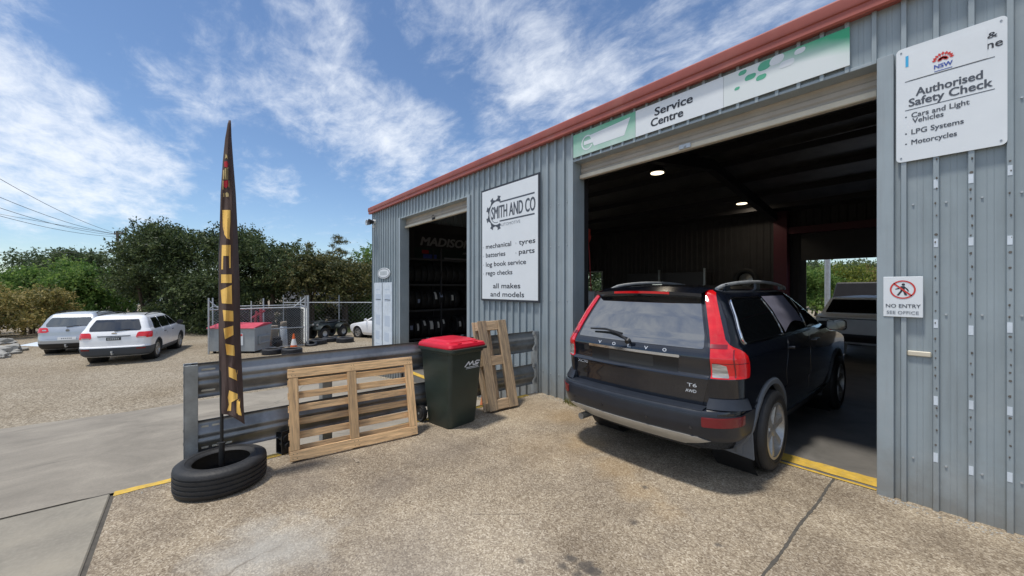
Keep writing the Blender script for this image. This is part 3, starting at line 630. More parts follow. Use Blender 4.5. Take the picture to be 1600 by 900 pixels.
# left-over glue squares and screws on the sheeting, slot plate
b = B()
for x in (-.19, -.0165, .157):
    for z in (2.50, 2.04, 1.41, .86, .39):
        q = random.uniform(-.02, .02); hh = random.uniform(.028, .036)
        b.bb(x-.011+random.uniform(-.003, 0), x+.010, WY-.0365, WY-.0338, z+q-hh, z+q+hh)
b.build_each('sticker_residue', M['white_old'], bld)
b = B()
for x in (-.19, -.0165, .157):
    z = .45
    while z < 2.55:
        z += random.uniform(.055, .16); b.cyl((x+random.uniform(-.006, .006), WY-.0335, z), (x, WY-.0358, z), random.uniform(.006, .010), n=7)
b.build_each('glue_spot', M['glue'], bld)
b = B()
for k in range(-68, 40):
    x = -.19+k*PITCH+.05
    for z in (3.0, 1.5, .35, 2.35):
        if X0 < x < X1 and not (D1[0]-.1 < x < D1[1]+.1) and not (D2[0]-.1 < x < D2[1]+.1): b.cyl((x, WY-.009, z+.005*(k % 3)), (x, WY+.001, z+.005*(k % 3)), .007, n=6)
b.build('wall_screws', M['galv_light'], bld)['kind'] = 'stuff'
b = B(); b.bb(-.345, -.215, WY-.02, WY-.002, 1.165, 1.205); b.build('slot_plate', M['cream'], bld, bevel=.006)
home(bld)

# ceiling lamps
lab = ['round lit lamp under the workshop roof nearest the big open door', 'round lit lamp deeper inside the workshop, beyond the first']
for i, (px, py) in enumerate(((1027, 269), (1159, 317))):
    r = ray(px, py); zc = 4.28 if i == 0 else 4.22; t_ = (zc-CAM_H)/r.z; p = Vector((0, 0, CAM_H))+r*t_
    t = thing('ceiling_lamp', lab[i], 'ceiling lamp', p, 0, 'round lamps under the workshop roof')
    b = B(); b.cyl((0, 0, .0), (0, 0, .10), .20, .12, 24); b.cyl((0, 0, .1), (0, 0, .28), .01); b.build('housing', M['steel_dark'], t, smooth=True)
    b = B(); b.cyl((0, 0, -.012), (0, 0, -.001), .14, n=24); b.build('diffuser', M['lamp'], t)
    pl = bpy.data.lights.new('lamp_light', 'AREA'); pl.shape = 'DISK'; pl.size = .26; pl.energy = 7; pl.color = (1, .86, .66); po = bpy.data.objects.new('lamp_light', pl); COL.objects.link(po); po.parent = t; po.location = (0, 0, -.03)

# ---------------------------------------------------------------- signs on the front wall
SY = WY-.035
def board(t, x0, x1, z0, z1, m, th=.012, name='board', r=0, y=SY, bevel=.002):
    b = B()
    if r:
        poly = []
        for cx, cz, a0 in ((x1-r, z1-r, 0), (x0+r, z1-r, 90), (x0+r, z0+r, 180), (x1-r, z0+r, 270)):
            for k in range(7): a = math.radians(a0+15*k); poly.append((cx+r*math.cos(a), cz+r*math.sin(a)))
        b.prism(poly, lambda a, c: (a, y-th, c), (0, th, 0))
    else: b.bb(x0, x1, y-th, y, z0, z1)
    return b.build(name, m, t, bevel=0 if r else bevel)
def bar(b, x0, z0, x1, z1, wd, y):
    d = Vector((x1-x0, 0, z1-z0)); n_ = Vector((-d.z, 0, d.x)).normalized()*wd/2
    ps = [Vector((x0, y, z0))+n_, Vector((x0, y, z0))-n_, Vector((x1, y, z1))-n_, Vector((x1, y, z1))+n_]
    b.add(ps+[p+Vector((0, .001, 0)) for p in ps], [(0,1,2,3),(0,3,7,4),(1,5,6,2),(0,4,5,1),(3,2,6,7)])
def disc_ring(b, cx, cz, r0, r1, a0, a1, y, n=40):
    P = [[(cx+r*math.cos(a), y, cz+r*math.sin(a)) for a in np.linspace(a0, a1, n)] for r in (r0, r1)]; b.grid(P)

# tall business sign
x0, x1, z0, z1 = -6.12, -4.50, 1.46, 3.57
t = thing('business_sign', 'tall white board with black gear emblem listing mechanical, tyres and batteries', 'sign', ((x0+x1)/2, SY, z0))
board(t, x0, x1, z0, z1, M['ink'], .022, 'frame'); FY = SY-.024
board(t, x0+.035, x1-.035, z0+.035, z1-.035, M['white_sign'], .004, 'face', y=FY+.003)
LY = FY-.0025
U = lambda u: x0+u*(x1-x0)
V = lambda v: z1-v*(z1-z0)
b = B()   # gear emblem with its two long bars
gx, gz_, gr = U(.30), V(.235), .215
disc_ring(b, gx, gz_, gr, gr+.028, math.radians(62), math.radians(298), LY)
disc_ring(b, gx, gz_, gr-.045, gr-.035, math.radians(150), math.radians(285), LY)
for a in (75, 118, 160, 200, 242, 285):
    a = math.radians(a); d = Vector((math.cos(a), 0, math.sin(a))); s_ = Vector((-d.z, 0, d.x)); c = Vector((gx, LY, gz_))
    P = [c+d*(gr+.02)+s_*.075, c+d*(gr+.055)+s_*.032, c+d*(gr+.10)+s_*.048, c+d*(gr+.10)-s_*.048, c+d*(gr+.055)-s_*.032, c+d*(gr+.02)-s_*.075]
    b.add(P, [tuple(range(6))])
bar(b, U(.36), V(.147), U(.93), V(.147), .026, LY); bar(b, U(.36), V(.310), U(.93), V(.310), .026, LY)
b.build('gear_emblem', M['slate_ink'], t)
lettering('SMITH AND CO', t, M['slate_ink'], U(.21), LY, V(.282), U(.94)-U(.21), .235, .013)
lettering('AUTOMOTIVE', t, M['grey_ink'], U(.36), LY, V(.358), U(.71)-U(.36), .055)
for s_, u, v, u2 in (('mechanical', .10, .535, .56), ('tyres', .69, .535, .94), ('batteries', .10, .612, .46), ('parts', .69, .612, .93), ('log book service', .10, .695, .80), ('rego checks', .10, .772, .58), ('all makes', .24, .888, .71), ('and models', .19, .972-.012, .77)):
    lettering(s_, t, M['ink'], U(u), LY, V(v), U(u2)-U(u), .088 if v < .8 else .094, .013)
b = B()
for u, v in ((.05, .52), (.05, .60), (.05, .68), (.05, .758), (.64, .52), (.64, .60)): b.cyl((U(u), LY, V(v)), (U(u), LY+.001, V(v)), .017, n=12)
b.build_each('bullet_dot', mat('faded_bullet', (.55,.58,.60), .5), t)
home(t)

# long sign band over the big door: three sheets
t = thing('door_header_sign', 'long green and white banner sign over the big garage door', 'sign', (-2.2, SY, 3.6))
za, zb = 3.615, 3.945
def printed_sheet(name, x0, x1, rule):
    """a sheet whose print is mixed from the sheet's own coordinates"""
    m = bpy.data.materials.new(name+'_print'); m.use_nodes = True; q = m.node_tree; bs = q.nodes['Principled BSDF']; bs.inputs['Roughness'].default_value = .4
    c = N(q, 'ShaderNodeTexCoord'); sp = N(q, 'ShaderNodeSeparateXYZ'); L(q, c.outputs['Object'], sp.inputs[0])
    u = math_node(q, 'DIVIDE', math_node(q, 'SUBTRACT', sp.outputs[0], x0), x1-x0); v = math_node(q, 'DIVIDE', math_node(q, 'SUBTRACT', sp.outputs[2], za), zb-za)
    n = N(q, 'ShaderNodeTexNoise'); L(q, c.outputs['Object'], n.inputs['Vector']); n.inputs['Scale'].default_value = 5; n.inputs['Detail'].default_value = 6
    f = rule(q, u, v, n.outputs[0])
    x = N(q, 'ShaderNodeMix', data_type='RGBA'); L(q, f, x.inputs[0]); x.inputs[6].default_value = (.72,.76,.75,1); x.inputs[7].default_value = (.045,.40,.20,1)
    L(q, x.outputs[2], bs.inputs['Base Color']); b = B(); b.bb(x0, x1, SY-.008, SY, za, zb); return b.build('sign_sheet', m, t)
def rule_left(q, u, v, n): return math_node(q, 'MULTIPLY_ADD', v, .45, math_node(q, 'MULTIPLY_ADD', n, .5, .12), True)
def rule_right(q, u, v, n):
    a = math_node(q, 'SUBTRACT', math_node(q, 'ADD', math_node(q, 'MULTIPLY', v, 1.5), math_node(q, 'MULTIPLY', u, .9)), 1.38)
    e = math_node(q, 'MULTIPLY', math_node(q, 'MAXIMUM', math_node(q, 'SUBTRACT', u, .86), 0), 2.2)
    g = math_node(q, 'MULTIPLY', math_node(q, 'GREATER_THAN', u, .33), math_node(q, 'ADD', math_node(q, 'MAXIMUM', a, 0), math_node(q, 'MULTIPLY', e, v)))
    return math_node(q, 'MULTIPLY', g, math_node(q, 'MULTIPLY_ADD', n, .7, .85), None, True)
printed_sheet('green_end', -3.80, -2.767, rule_left)
b = B(); b.bb(-2.764, -1.714, SY-.008, SY, za, zb); b.build('sign_sheet', M['white_sign'], t)
printed_sheet('green_swoosh', -1.711, -.69, rule_right)
b = B()   # pale patch and round mark on the green sheet
b.add([(-3.42, SY-.0095, 3.69), (-2.93, SY-.0095, 3.69), (-2.84, SY-.0095, 3.895), (-3.50, SY-.0095, 3.86)], [(0,1,2,3)])
b.add([(-3.60, SY-.0105, 3.745), (-3.42, SY-.0105, 3.745), (-3.42, SY-.0105, 3.80), (-3.60, SY-.0105, 3.80)], [(0,1,2,3)])
disc_ring(b, -3.54, 3.772, .085, .105, .5, 2*PI-.5, SY-.0102)
b.build('faded_mark', M['white_sign'], t)
lettering('Service', t, M['ink'], -2.50, SY-.0095, 3.795, .46, .098, .022, shear=.04)
lettering('Centre', t, M['ink'], -2.55, SY-.0095, 3.675, .40, .098, .022, shear=.04)
def pill(b, cx, cz, w_, h_, y):
    r = h_/2; P = []
    for c, a0 in ((cx+w_/2-r, -90), (cx-w_/2+r, 90)):
        for k in range(9): a = math.radians(a0+22.5*k); P.append((c+r*math.cos(a)+.25*r*math.sin(a), y, cz+r*math.sin(a)))
    b.add(P, [tuple(range(len(P)))])
b = B(); ux = lambda u: -1.711+u*1.02
vz = lambda v: zb-v*(zb-za)
pill(b, ux(.18), vz(.12), .075, .045, SY-.0095); pill(b, ux(.25), vz(.34), .10, .055, SY-.0095); pill(b, ux(.375), vz(.16), .12, .085, SY-.0095); pill(b, ux(.345), vz(.47), .09, .05, SY-.0096); pill(b, ux(.13), vz(.55), .05, .03, SY-.0095)
b.build_each('green_pill', mat('mid_green_print', (.10,.42,.26), .4), t)
b = B(); pill(b, ux(.475), vz(.13), .12, .085, SY-.010); pill(b, ux(.555), vz(.34), .12, .06, SY-.010); pill(b, ux(.655), vz(.13), .085, .05, SY-.010)
b.build_each('white_pill', M['white_sign'], t)
home(t)

# authorised inspection sign
x0, x1, z0, z1 = -.405, .145, 2.70, 3.60
t = thing('inspection_sign', 'white rounded metal board with red flower crest on the wall near the eave', 'sign', ((x0+x1)/2, SY, z0))
board(t, x0, x1, z0, z1, M['white_sign'], .006, 'board', r=.03); LY = SY-.0075
U = lambda u: x0+u*(x1-x0)
V = lambda v: z1-v*(z1-z0)
b = B()
for k in range(-4, 5):    # red waratah made of petals
    a = math.radians(90+k*19); ln = .062-.0022*abs(k); c = Vector((U(.455), LY, V(.205)))
    d = Vector((math.cos(a)*1.05, 0, math.sin(a))); s_ = Vector((-d.z, 0, d.x))
    for f0, f1, wq in ((.10, .58, .011), (.60, 1.05, .012)):
        b.add([c+d*ln*f0, c+d*ln*(f0+f1)/2+s_*wq*.75, c+d*ln*f1, c+d*ln*(f0+f1)/2-s_*wq*.75], [(0,1,2,3)])
b.build('crest', M['sign_red'], t)
lettering('NSW', t, M['sign_blue'], U(.375), LY, V(.262), .092, .032, .02)
b = B(); bar(b, U(.375), V(.283), U(.54), V(.283), .004, LY); b.build('rule', M['sign_blue'], t)
b = B(); b.bb(U(.095), U(.125), LY, LY+.001, V(.17), V(.075)); b.build('blue_sticker', M['cyan'], t)
b = B(); b.bb(U(.13), U(.84), SY-.0085, SY-.006, V(.295), V(.055)); b.build('cover_sheet', M['white_sign'], t)
for o in [c for c in t.children if c.name.split('.')[0] in ('crest', 'lettering', 'rule')]: o.location.y -= .003
lettering('&', t, M['ink'], U(.84), LY, V(.145), .045, .042, .008); lettering('ne', t, M['ink'], U(.835), LY, V(.225), .07, .058, .01)
for s_, u, v, u2, h_ in (('Authorised', .20, .445, .80, .063), ('Safety Check', .13, .525, .88, .063)): lettering(s_, t, M['slate_ink'], U(u), LY, V(v), U(u2)-U(u), h_, .016)
for s_, u, v, u2 in (('Cars and Light', .155, .625, .69), ('Vehicles', .165, .675, .46), ('LPG Systems', .155, .77, .64), ('Motorcycles', .155, .86, .58)): lettering(s_, t, M['slate_ink'], U(u), LY, V(v), U(u2)-U(u), .040, .012)
b = B(); bar(b, U(.09), V(.30), U(.90), V(.30), .005, LY); bar(b, U(.09), V(.552), U(.90), V(.552), .005, LY)
for v in (.61, .757, .847): b.cyl((U(.10), LY, V(v)), (U(.10), LY+.001, V(v)), .0055, n=10)
b.build_each('rule', M['slate_ink'], t)
b = B()
for u, v in ((.05, .035), (.95, .035), (.05, .965), (.95, .965)): b.cyl((U(u), LY-.002, V(v)), (U(u), LY+.002, V(v)), .006, n=8)
b.build_each('rivet', M['galv'], t)
home(t)

# no entry sign
x0, x1, z0, z1 = -.480, -.257, 1.47, 1.79
t = thing('prohibition_sign', 'small square white sign with barred walking figure beside the big door', 'sign', ((x0+x1)/2, WY-.045, z0))
NY = WY-.0425; board(t, x0, x1, z0, z1, M['white_sign'], .004, 'board', y=NY); LY = NY-.0055
U = lambda u: x0+u*(x1-x0)
V = lambda v: z1-v*(z1-z0)
b = B(); disc_ring(b, U(.5), V(.32), .063, .073, 0, 2*PI, LY-.001); bar(b, U(.27), V(.165), U(.73), V(.475), .011, LY-.001)
b.build('prohibition_ring', M['sign_red'], t)
b = B(); c = lambda a, d: (U(.5)+a, LY, V(.32)+d)
b.add([c(.010*math.cos(q)+.004, .040+.010*math.sin(q)) for q in np.linspace(0, 2*PI, 10)[:-1]], [tuple(range(9))])
for poly in ([(-.010,.027),(.012,.027),(.012,-.010),(-.012,-.010)], [(-.012,-.008),(.002,-.008),(-.022,-.048),(-.034,-.046)], [(0,-.008),(.012,-.008),(.026,-.046),(.012,-.046)], [(.010,.026),(.030,.004),(.036,-.014),(.029,-.015),(.022,.0),(.010,.014)], [(-.010,.026),(-.026,.012),(-.042,.006),(-.041,.0),(-.022,.004),(-.010,.012)]):
    b.add([c(*p) for p in poly], [tuple(range(len(poly)))])
b.build('walking_figure', M['ink'], t)
lettering('NO ENTRY', t, M['slate_ink'], U(.07), LY, V(.77), .195, .030, .006); lettering('SEE OFFICE', t, M['grey_ink'], U(.09), LY, V(.93), .18, .026, .003)
home(t)

# oval badge and two faded panels by the corner
p = at(598, 424, Z=11.4)
t = thing('oval_sign', 'small oval white badge with double rim on the corner wall', 'sign', (-11.0, SY, 2.13))
b = B()
def oval(b, a, c, y, n=40): b.prism([(a*math.cos(q), c*math.sin(q)) for q in np.linspace(0, 2*PI, n+1)[:-1]], lambda u, v: (u, y, v), (0, .012, 0))
oval(b, .46, .155, -.02); b.build('plate', M['white_sign'], t)
b = B(); P = [[(a*math.cos(q), -.023, c*math.sin(q)) for q in np.linspace(0, 2*PI, 41)] for a, c in ((.43, .135), (.40, .118))]; b.grid(P); b.build('rim_line', M['grey_ink'], t)
b = B()
for k in range(5): b.bb(-.24+k*.1, -.17+k*.1, -.0235, -.021, -.055, .055)
b.build_each('worn_print', mat('worn_grey_print', (.42,.46,.48), .5), t)
for i, (xa, xb) in enumerate(((-11.75, -11.15), (-11.09, -10.42))):
    t = thing('information_panel', ['tall narrow weathered white panel nearest the building corner', 'tall narrow weathered white panel nearest the small door opening'][i], 'panel', ((xa+xb)/2, SY, 0), 0, 'weathered panels under the oval badge')
    wd = xb-xa; b = B(); b.bb(-wd/2, wd/2, -.012, 0, -.35, 1.86); b.build('sheet', M['white_old'], t)
    b = B()
    for zq, hq, uq, wq in ((1.66, .03, .5, .5), (1.42, .2, .55, .6), (1.36, .02, .5, .7), (.9, .02, .5, .6), (.75, .28, .5, .55), (.3, .25, .45, .5), (.05, .02, .5, .6)): b.bb(-wd/2+wd*(uq-wq/2), -wd/2+wd*(uq+wq/2), -.0145, -.011, zq-hq/2, zq+hq/2)
    b.build_each('faded_print', mat('faded_blue_print', (.50,.57,.66), .5), t)
# security light at the corner
t = thing('security_light', 'twin-head floodlight fixed under the fascia at the building corner', 'floodlight', (-11.72, WY-.03, 3.72))
b = B(); b.cyl((0, 0, 0), (0, -.06, 0), .06, n=14); b.tube([(0, -.05, 0), (-.05, -.12, -.02)], .018); b.tube([(0, -.05, 0), (.08, -.12, -.02)], .018); b.build('bracket', M['white_paint'], t, smooth=True)
for q in (-.09, .12):
    b = B(); b.lathe([(0, .0), (.05, .0), (.085, -.14), (.075, -.14), (0, -.10)], 18, 'y', (q, -.10, -.04)); b.build('lamp_head', M['galv_light'] if q < 0 else M['steel_dark'], t, smooth=True)
b = B(); b.cyl((.02, -.05, -.12), (.02, -.05, -.2), .045, .03, 12); b.build('sensor', M['white_paint'], t, smooth=True)
# ---------------------------------------------------------------- tyres and wheels
def tyre_profile(ro, ri, wd):
    h = wd/2
    p = [(ri, -h*.80), (ri+.012, -h*.92), ((ro+ri)/2-.005, -h*1.0), (ro-.045, -h*.98), (ro-.022, -h*.90), (ro-.007, -h*.80)]
    g = .008
    for c in (-.50, -.17, .17, .50):
        p += [(ro-.002, h*c-.008), (ro-.002-g, h*c-.006), (ro-.002-g, h*c+.006), (ro-.002, h*c+.008)]
    p += [(ro-.007, h*.80), (ro-.022, h*.90), (ro-.045, h*.98), ((ro+ri)/2-.005, h*1.0), (ri+.012, h*.92), (ri, h*.80), (ri+.012, h*.70), (ro-.03, h*.55), (ro-.025, 0), (ro-.03, -h*.55), (ri+.012, -h*.70)]
    return p
def tyre_mesh(name, ro, ri, wd, m, parent=None, axis='z', c=(0, 0, 0), n=56):
    b = B(); b.lathe(tyre_profile(ro, ri, wd), n, axis, c, closed=True)
    b.lathe([(ro-.085, wd/2*1.0), (ro-.080, wd/2*1.015), (ro-.075, wd/2*1.0)], n, axis, c)
    return b.build(name, m, parent, smooth=True, ang=50)
def lying_tyre(name, label, loc, ro=.34, ri=.21, wd=.22, rz=0, group=None, m='rubber_old', tilt=(0, 0)):
    o = tyre_mesh(name, ro, ri, wd, M[m]); o.location = (loc[0], loc[1], loc[2]+wd/2*1.02); o.rotation_euler = (tilt[0], tilt[1], rz)
    return tag(o, label, 'tyre', group)

def wheel(parent, x, y, r, wd, side, m_rim, spokes=5, rimr=None):
    """axle along local x; side=+1 shows the dish to +x"""
    rimr = rimr or r*.62
    t = tyre_mesh('wheel', r, rimr, wd, M['rubber'], parent, 'x', (0, 0, 0)); t.location = (x, y, r)
    b = B(); s = side; h = wd/2
    b.lathe([(rimr+.012, s*h*.93), (rimr-.012, s*h*.95), (rimr-.022, s*h*.55), (rimr-.04, s*h*.2), (rimr-.04, -s*h*.8)], 40, 'x')
    b.lathe([(0, s*h*.80), (.035, s*h*.80), (.075, s*h*.66), (.085, s*h*.45)], 24, 'x')
    for k in range(spokes):
        a = 2*PI*k/spokes+.3
        for (r0, r1, w0, w1, h0, h1) in ((.05, rimr-.005, .040, .058, .74, .86),):
            d = Vector((0, math.cos(a), math.sin(a))); q = Vector((0, -math.sin(a), math.cos(a))); ex = Vector((s, 0, 0))
            A = [d*r0+q*w0*.5+ex*h*h0, d*r0-q*w0*.5+ex*h*h0, d*r1-q*w1*.5+ex*h*h1, d*r1+q*w1*.5+ex*h*h1]
            Bk = [p-ex*.05+ (q*(.012) if i in (0, 3) else -q*.012) for i, p in enumerate(A)]
            b.add(A+Bk, [(0,1,2,3),(7,6,5,4),(0,4,5,1),(1,5,6,2),(2,6,7,3),(3,7,4,0)])
    for k in range(5):
        a = 2*PI*k/5; b.cyl((s*h*.66, .055*math.cos(a), .055*math.sin(a)), (s*h*.74, .055*math.cos(a), .055*math.sin(a)), .010, n=6)
    b.build('rim', m_rim, t, smooth=True, ang=30)
    b = B(); b.lathe([(0, s*h*.1), (rimr-.03, s*h*.1)], 24, 'x'); b.lathe([(0, s*h*.3), (rimr*.72, s*h*.3)], 24, 'x'); b.build('brake_disc', M['steel_dark'], t)
    return t

# ---------------------------------------------------------------- car bodies: a stack of plan outlines
class Car:
    def __init__(s, root, rows, L_, bow=.05, ck=.75, bulge=.012, rcf=.42):
        """rows: z, rear y, front y, half width, rear corner radius"""
        s.root = root; a = np.array(rows, float); s.k = a; s.bow = bow; s.ck = ck; s.bulge = bulge; s.rcf = rcf; s.cache = {}
    def row(s, z): return [float(np.interp(z, s.k[:, 0], s.k[:, i])) for i in range(1, 5)]
    def outline(s, z, ny=120):
        """half outline rear centre -> front centre, x >= 0"""
        key = round(z, 5)
        if (key, ny) in s.cache: return s.cache[(key, ny)]
        yr, yf, w_, rc = s.row(z); P = []
        for i in range(14):
            x = (w_-rc)*i/14; P.append((x, yr+s.bow*(x/w_)**2))
        yc0 = yr+s.bow*((w_-rc)/w_)**2
        for i in range(13):
            a = PI/2*i/12; P.append((w_-rc+rc*math.sin(a), yc0+rc*s.ck*(1-math.cos(a))))
        ys = yc0+rc*s.ck; rf = min(s.rcf, w_*.6); ye = yf-rf*.8
        if ye < ys+.1: ye = ys+.1
        for i in range(1, ny+1):
            t = i/ny; P.append((w_+s.bulge*math.sin(PI*t), ys+(ye-ys)*t))
        for i in range(1, 11):
            a = PI/2*i/10; P.append((w_-rf+rf*math.cos(a), ye+(yf-ye)*.8*math.sin(a)+0*(a)))
        yq = P[-1][1]
        for i in range(1, 7): P.append(((w_-rf)*(1-i/6), yq+(yf-yq)*(1-(1-i/6)**2)))
        P = np.array(P); s_ = np.concatenate([[0], np.cumsum(np.hypot(*np.diff(P, axis=0).T))])
        s.cache[(key, ny)] = (P, s_); return P, s_
    def sx(s, z, x):
        P, q = s.outline(z); i = int(np.argmax(P[:, 0])); i = max(26, 1)
        return float(np.interp(x, P[:27, 0], q[:27]))
    def sy(s, z, y):
        P, q = s.outline(z); n = len(P)-17
        return float(np.interp(y, P[14:n, 1], q[14:n]))
    def pt(s, z, t, d=0.0):
        """point on the skin: arc t from the rear centre (negative = left half), d outwards"""
        P, q = s.outline(z); sg = -1 if t < 0 else 1; a = abs(t)
        x = float(np.interp(a, q, P[:, 0])); y = float(np.interp(a, q, P[:, 1]))
        e = .01; x1 = float(np.interp(a+e, q, P[:, 0])); y1 = float(np.interp(a+e, q, P[:, 1])); x0 = float(np.interp(max(a-e, 0), q, P[:, 0])); y0 = float(np.interp(max(a-e, 0), q, P[:, 1]))
        tx, ty = x1-x0, y1-y0; l = math.hypot(tx, ty) or 1; nx, ny = ty/l, -tx/l
        return Vector((sg*(x+nx*d), y+ny*d, z))
    def shell(s, name, m, zs, arches=(), roof=.05, cap=True, smooth_ang=28):
        zs = sorted(set([round(z, 4) for z in zs])); b = B(); rows = []
        for z in zs:
            P, _ = s.outline(z); L_ = [(-x, y, z) for x, y in P[:0:-1]]
            rows.append(L_+[(x, y, z) for x, y in P])
        rows = [[list(p) for p in r] for r in rows]; n = len(rows[0]); drop = set()
        ins = np.zeros((len(rows), n), bool)
        for (ya, za, ra) in arches:
            for j, r in enumerate(rows):
                w_ = s.row(zs[j])[2]
                for i, p in enumerate(r):
                    if abs(p[0]) > w_-.14 and math.hypot(p[1]-ya, p[2]-za) < ra and .2 < p[1] < s.k[:, 2].max()-.15: ins[j, i] = True
        vs = []; fs = []
        for j, r in enumerate(rows):
            for i, p in enumerate(r):
                if ins[j, i]:
                    for (ya, za, ra) in arches:
                        dd = math.hypot(p[1]-ya, p[2]-za)
                        if dd < ra and dd > 1e-4: k = ra/dd; p = [p[0], ya+(p[1]-ya)*k, za+(p[2]-za)*k]; break
                vs.append(tuple(p))
        for j in range(len(rows)-1):
            for i in range(n-1):
                q = ((j, i), (j, i+1), (j+1, i+1), (j+1, i))
                if all(ins[a] for a in q): continue
                fs.append(tuple(a*n+c for a, c in q))
        b.add(vs, fs)
        if cap:   # crowned roof
            top = rows[-1]; yc = sum(p[1] for p in top)/n; prev = [(p[0], p[1], p[2]) for p in top]; R = [prev]
            for k in (.93, .8, .6, .35, .1, .0):
                R.append([(p[0]*k, yc+(p[1]-yc)*(.35+.65*k if k > 0 else .35)*1.0 if False else yc+(p[1]-yc)*k, p[2]+roof*(1-k**2.4)) for p in top])
            b.grid(R)
        bo = rows[0]; b.add([tuple(p) for p in bo], [tuple(range(n))])
        o = b.build(name, m, s.root, smooth=True, ang=smooth_ang); s.main = o; return o
    def patch(s, name, m, rows, d=.004, both=False, rnd=0, n=14, dz=.02, parent=None, skirt=True, side=1, smooth=True, ang=40, edge=None):
        """rows: z, t0, t1 along the skin; both mirrors it to the other half as a mesh of its own"""
        z = [r[0] for r in rows]; zz = sorted(set([round(v, 4) for v in z]+[round(v, 4) for v in np.arange(z[0], z[-1], dz)]))
        if rnd: zz = sorted(set(zz+[round(z[0]+rnd*(1-math.cos(a)), 4) for a in np.linspace(0, PI/2, 6)]+[round(z[-1]-rnd*(1-math.cos(a)), 4) for a in np.linspace(0, PI/2, 6)]))
        d0_, d1_ = d if isinstance(d, tuple) else (d, d)
        out = []
        for sg in ((1, -1) if both else (side,)):
            G = []; base = []
            for q in zz:
                a = float(np.interp(q, z, [r[1] for r in rows])); c = float(np.interp(q, z, [r[2] for r in rows]))
                if rnd:
                    dd = min(q-z[0], z[-1]-q); cut = rnd-math.sqrt(max(0, rnd**2-max(0, rnd-dd)**2)); a += cut; c -= cut
                T = np.linspace(a, c, n); dq = d0_+(d1_-d0_)*(q-z[0])/(z[-1]-z[0]); G.append([s.pt(q, sg*t, dq) for t in T]); base.append([s.pt(q, sg*t, -.006) for t in T])
            b = B(); b.grid(G)
            loop = [G[0][i] for i in range(n)]+[r[-1] for r in G[1:]]+[G[-1][i] for i in range(n-2, -1, -1)]+[r[0] for r in G[-2:0:-1]]
            if skirt:
                lb = [base[0][i] for i in range(n)]+[r[-1] for r in base[1:]]+[base[-1][i] for i in range(n-2, -1, -1)]+[r[0] for r in base[-2:0:-1]]
                k = len(loop); b.add(loop+lb, [(i, (i+1) % k, k+(i+1) % k, k+i) for i in range(k)])
            o = b.build(name, m, parent or s.root, smooth=smooth, ang=ang); out.append(o)
            if edge:
                e = B(); e.tube(loop+[loop[0], loop[1]], edge[1], 6, False); e.build(edge[0], M[edge[2]], o, smooth=True)
        return out if both else out[0]
    def arch(s, ya, za, ra, m, wd=.045, proud=.012, a0=-20, a1=200, side=1, name='arch_flare', off=0):
        b = B(); P = []
        for r_, d in ((ra-.01, -.05), (ra-.006, proud), (ra+wd*.7, proud+.002), (ra+wd, .0), (ra+wd+.004, -.03)):
            line = []
            for a in np.linspace(math.radians(a0), math.radians(a1), 40):
                y, z = ya+r_*math.cos(a), za+r_*math.sin(a); w_ = s.row(max(z, s.k[0, 0]))[2]; P0, q = s.outline(max(z, s.k[0, 0]))
                t = s.sy(max(z, s.k[0, 0]), y); p = s.pt(max(z, s.k[0, 0]), t, d); line.append((side*p.x, y if abs(p.y-y) < .2 else p.y, z))
            P.append(line)
        b.grid(P); return b.build(name, m, s.root, smooth=True, ang=50)
    def well(s, ya, za, ra, w_, side=1):
        b = B(); b.lathe([(ra+.01, side*(w_-.03)), (ra+.01, side*(w_-.38)), (0, side*(w_-.38))], 32, 'x', (0, ya, za))
        return b.build('wheel_well', M['black'], s.root, smooth=True)
def zrange(*a): return list(np.arange(*a))

# ---------------------------------------------------------------- the dark SUV half inside the garage
root = thing('parked_suv', 'dark navy estate SUV with tall red tail lamps backed half out of the garage', 'car', (-2.125, 3.13, 0), math.radians(.6))
rows = [(.32,.22,4.62,.82,.28),(.38,.14,4.70,.865,.30),(.43,.07,4.74,.89,.31),(.47,.035,4.77,.905,.31),(.57,.005,4.80,.918,.31),(.65,.0,4.80,.922,.31),(.685,.008,4.80,.925,.31),(.70,.02,4.80,.925,.30),
 (.708,.135,4.80,.922,.26),(.80,.13,4.79,.925,.26),(.945,.115,4.74,.93,.26),(.955,.119,4.73,.93,.26),(.975,.133,4.70,.93,.26),(1.03,.133,4.55,.93,.26),(1.10,.12,4.15,.928,.26),(1.125,.12,3.85,.925,.26),(1.16,.133,3.70,.915,.26),
 (1.20,.155,3.60,.895,.25),(1.24,.18,3.50,.87,.23),(1.30,.21,3.36,.85,.21),(1.45,.29,3.05,.79,.18),(1.58,.365,2.80,.72,.15),(1.64,.405,2.66,.68,.14),(1.672,.44,2.58,.635,.13),(1.69,.48,2.5,.585,.12)]
rows = [(z, yr, yf, w_*(.983 if z < 1.2 else .99), rc+.01) for z, yr, yf, w_, rc in rows]
c = Car(root, rows, 4.8, bow=.085, ck=.95)
AR = ((1.055, .375, .435), (3.912, .375, .435))
c.shell('body', M['navy'], zrange(.32, 1.69, .026)+[.32,.38,.43,.47,.57,.65,.685,.70,.708,.715,.945,.955,.975,1.0,1.10,1.125,1.16,1.2,1.24,1.3,1.58,1.64,1.672,1.69], AR, roof=.05)
for ya, za, ra in AR:
    for sd in (1, -1): c.well(ya, za, ra, .91, sd); c.arch(ya, za, ra, M['grey_trim'], .05, .014, -14, 196, sd)
for ya in (1.055, 3.912):
    for sd in (1, -1): wheel(root, sd*.84, ya, .372, .24, sd, M['alloy'], 6, .248)
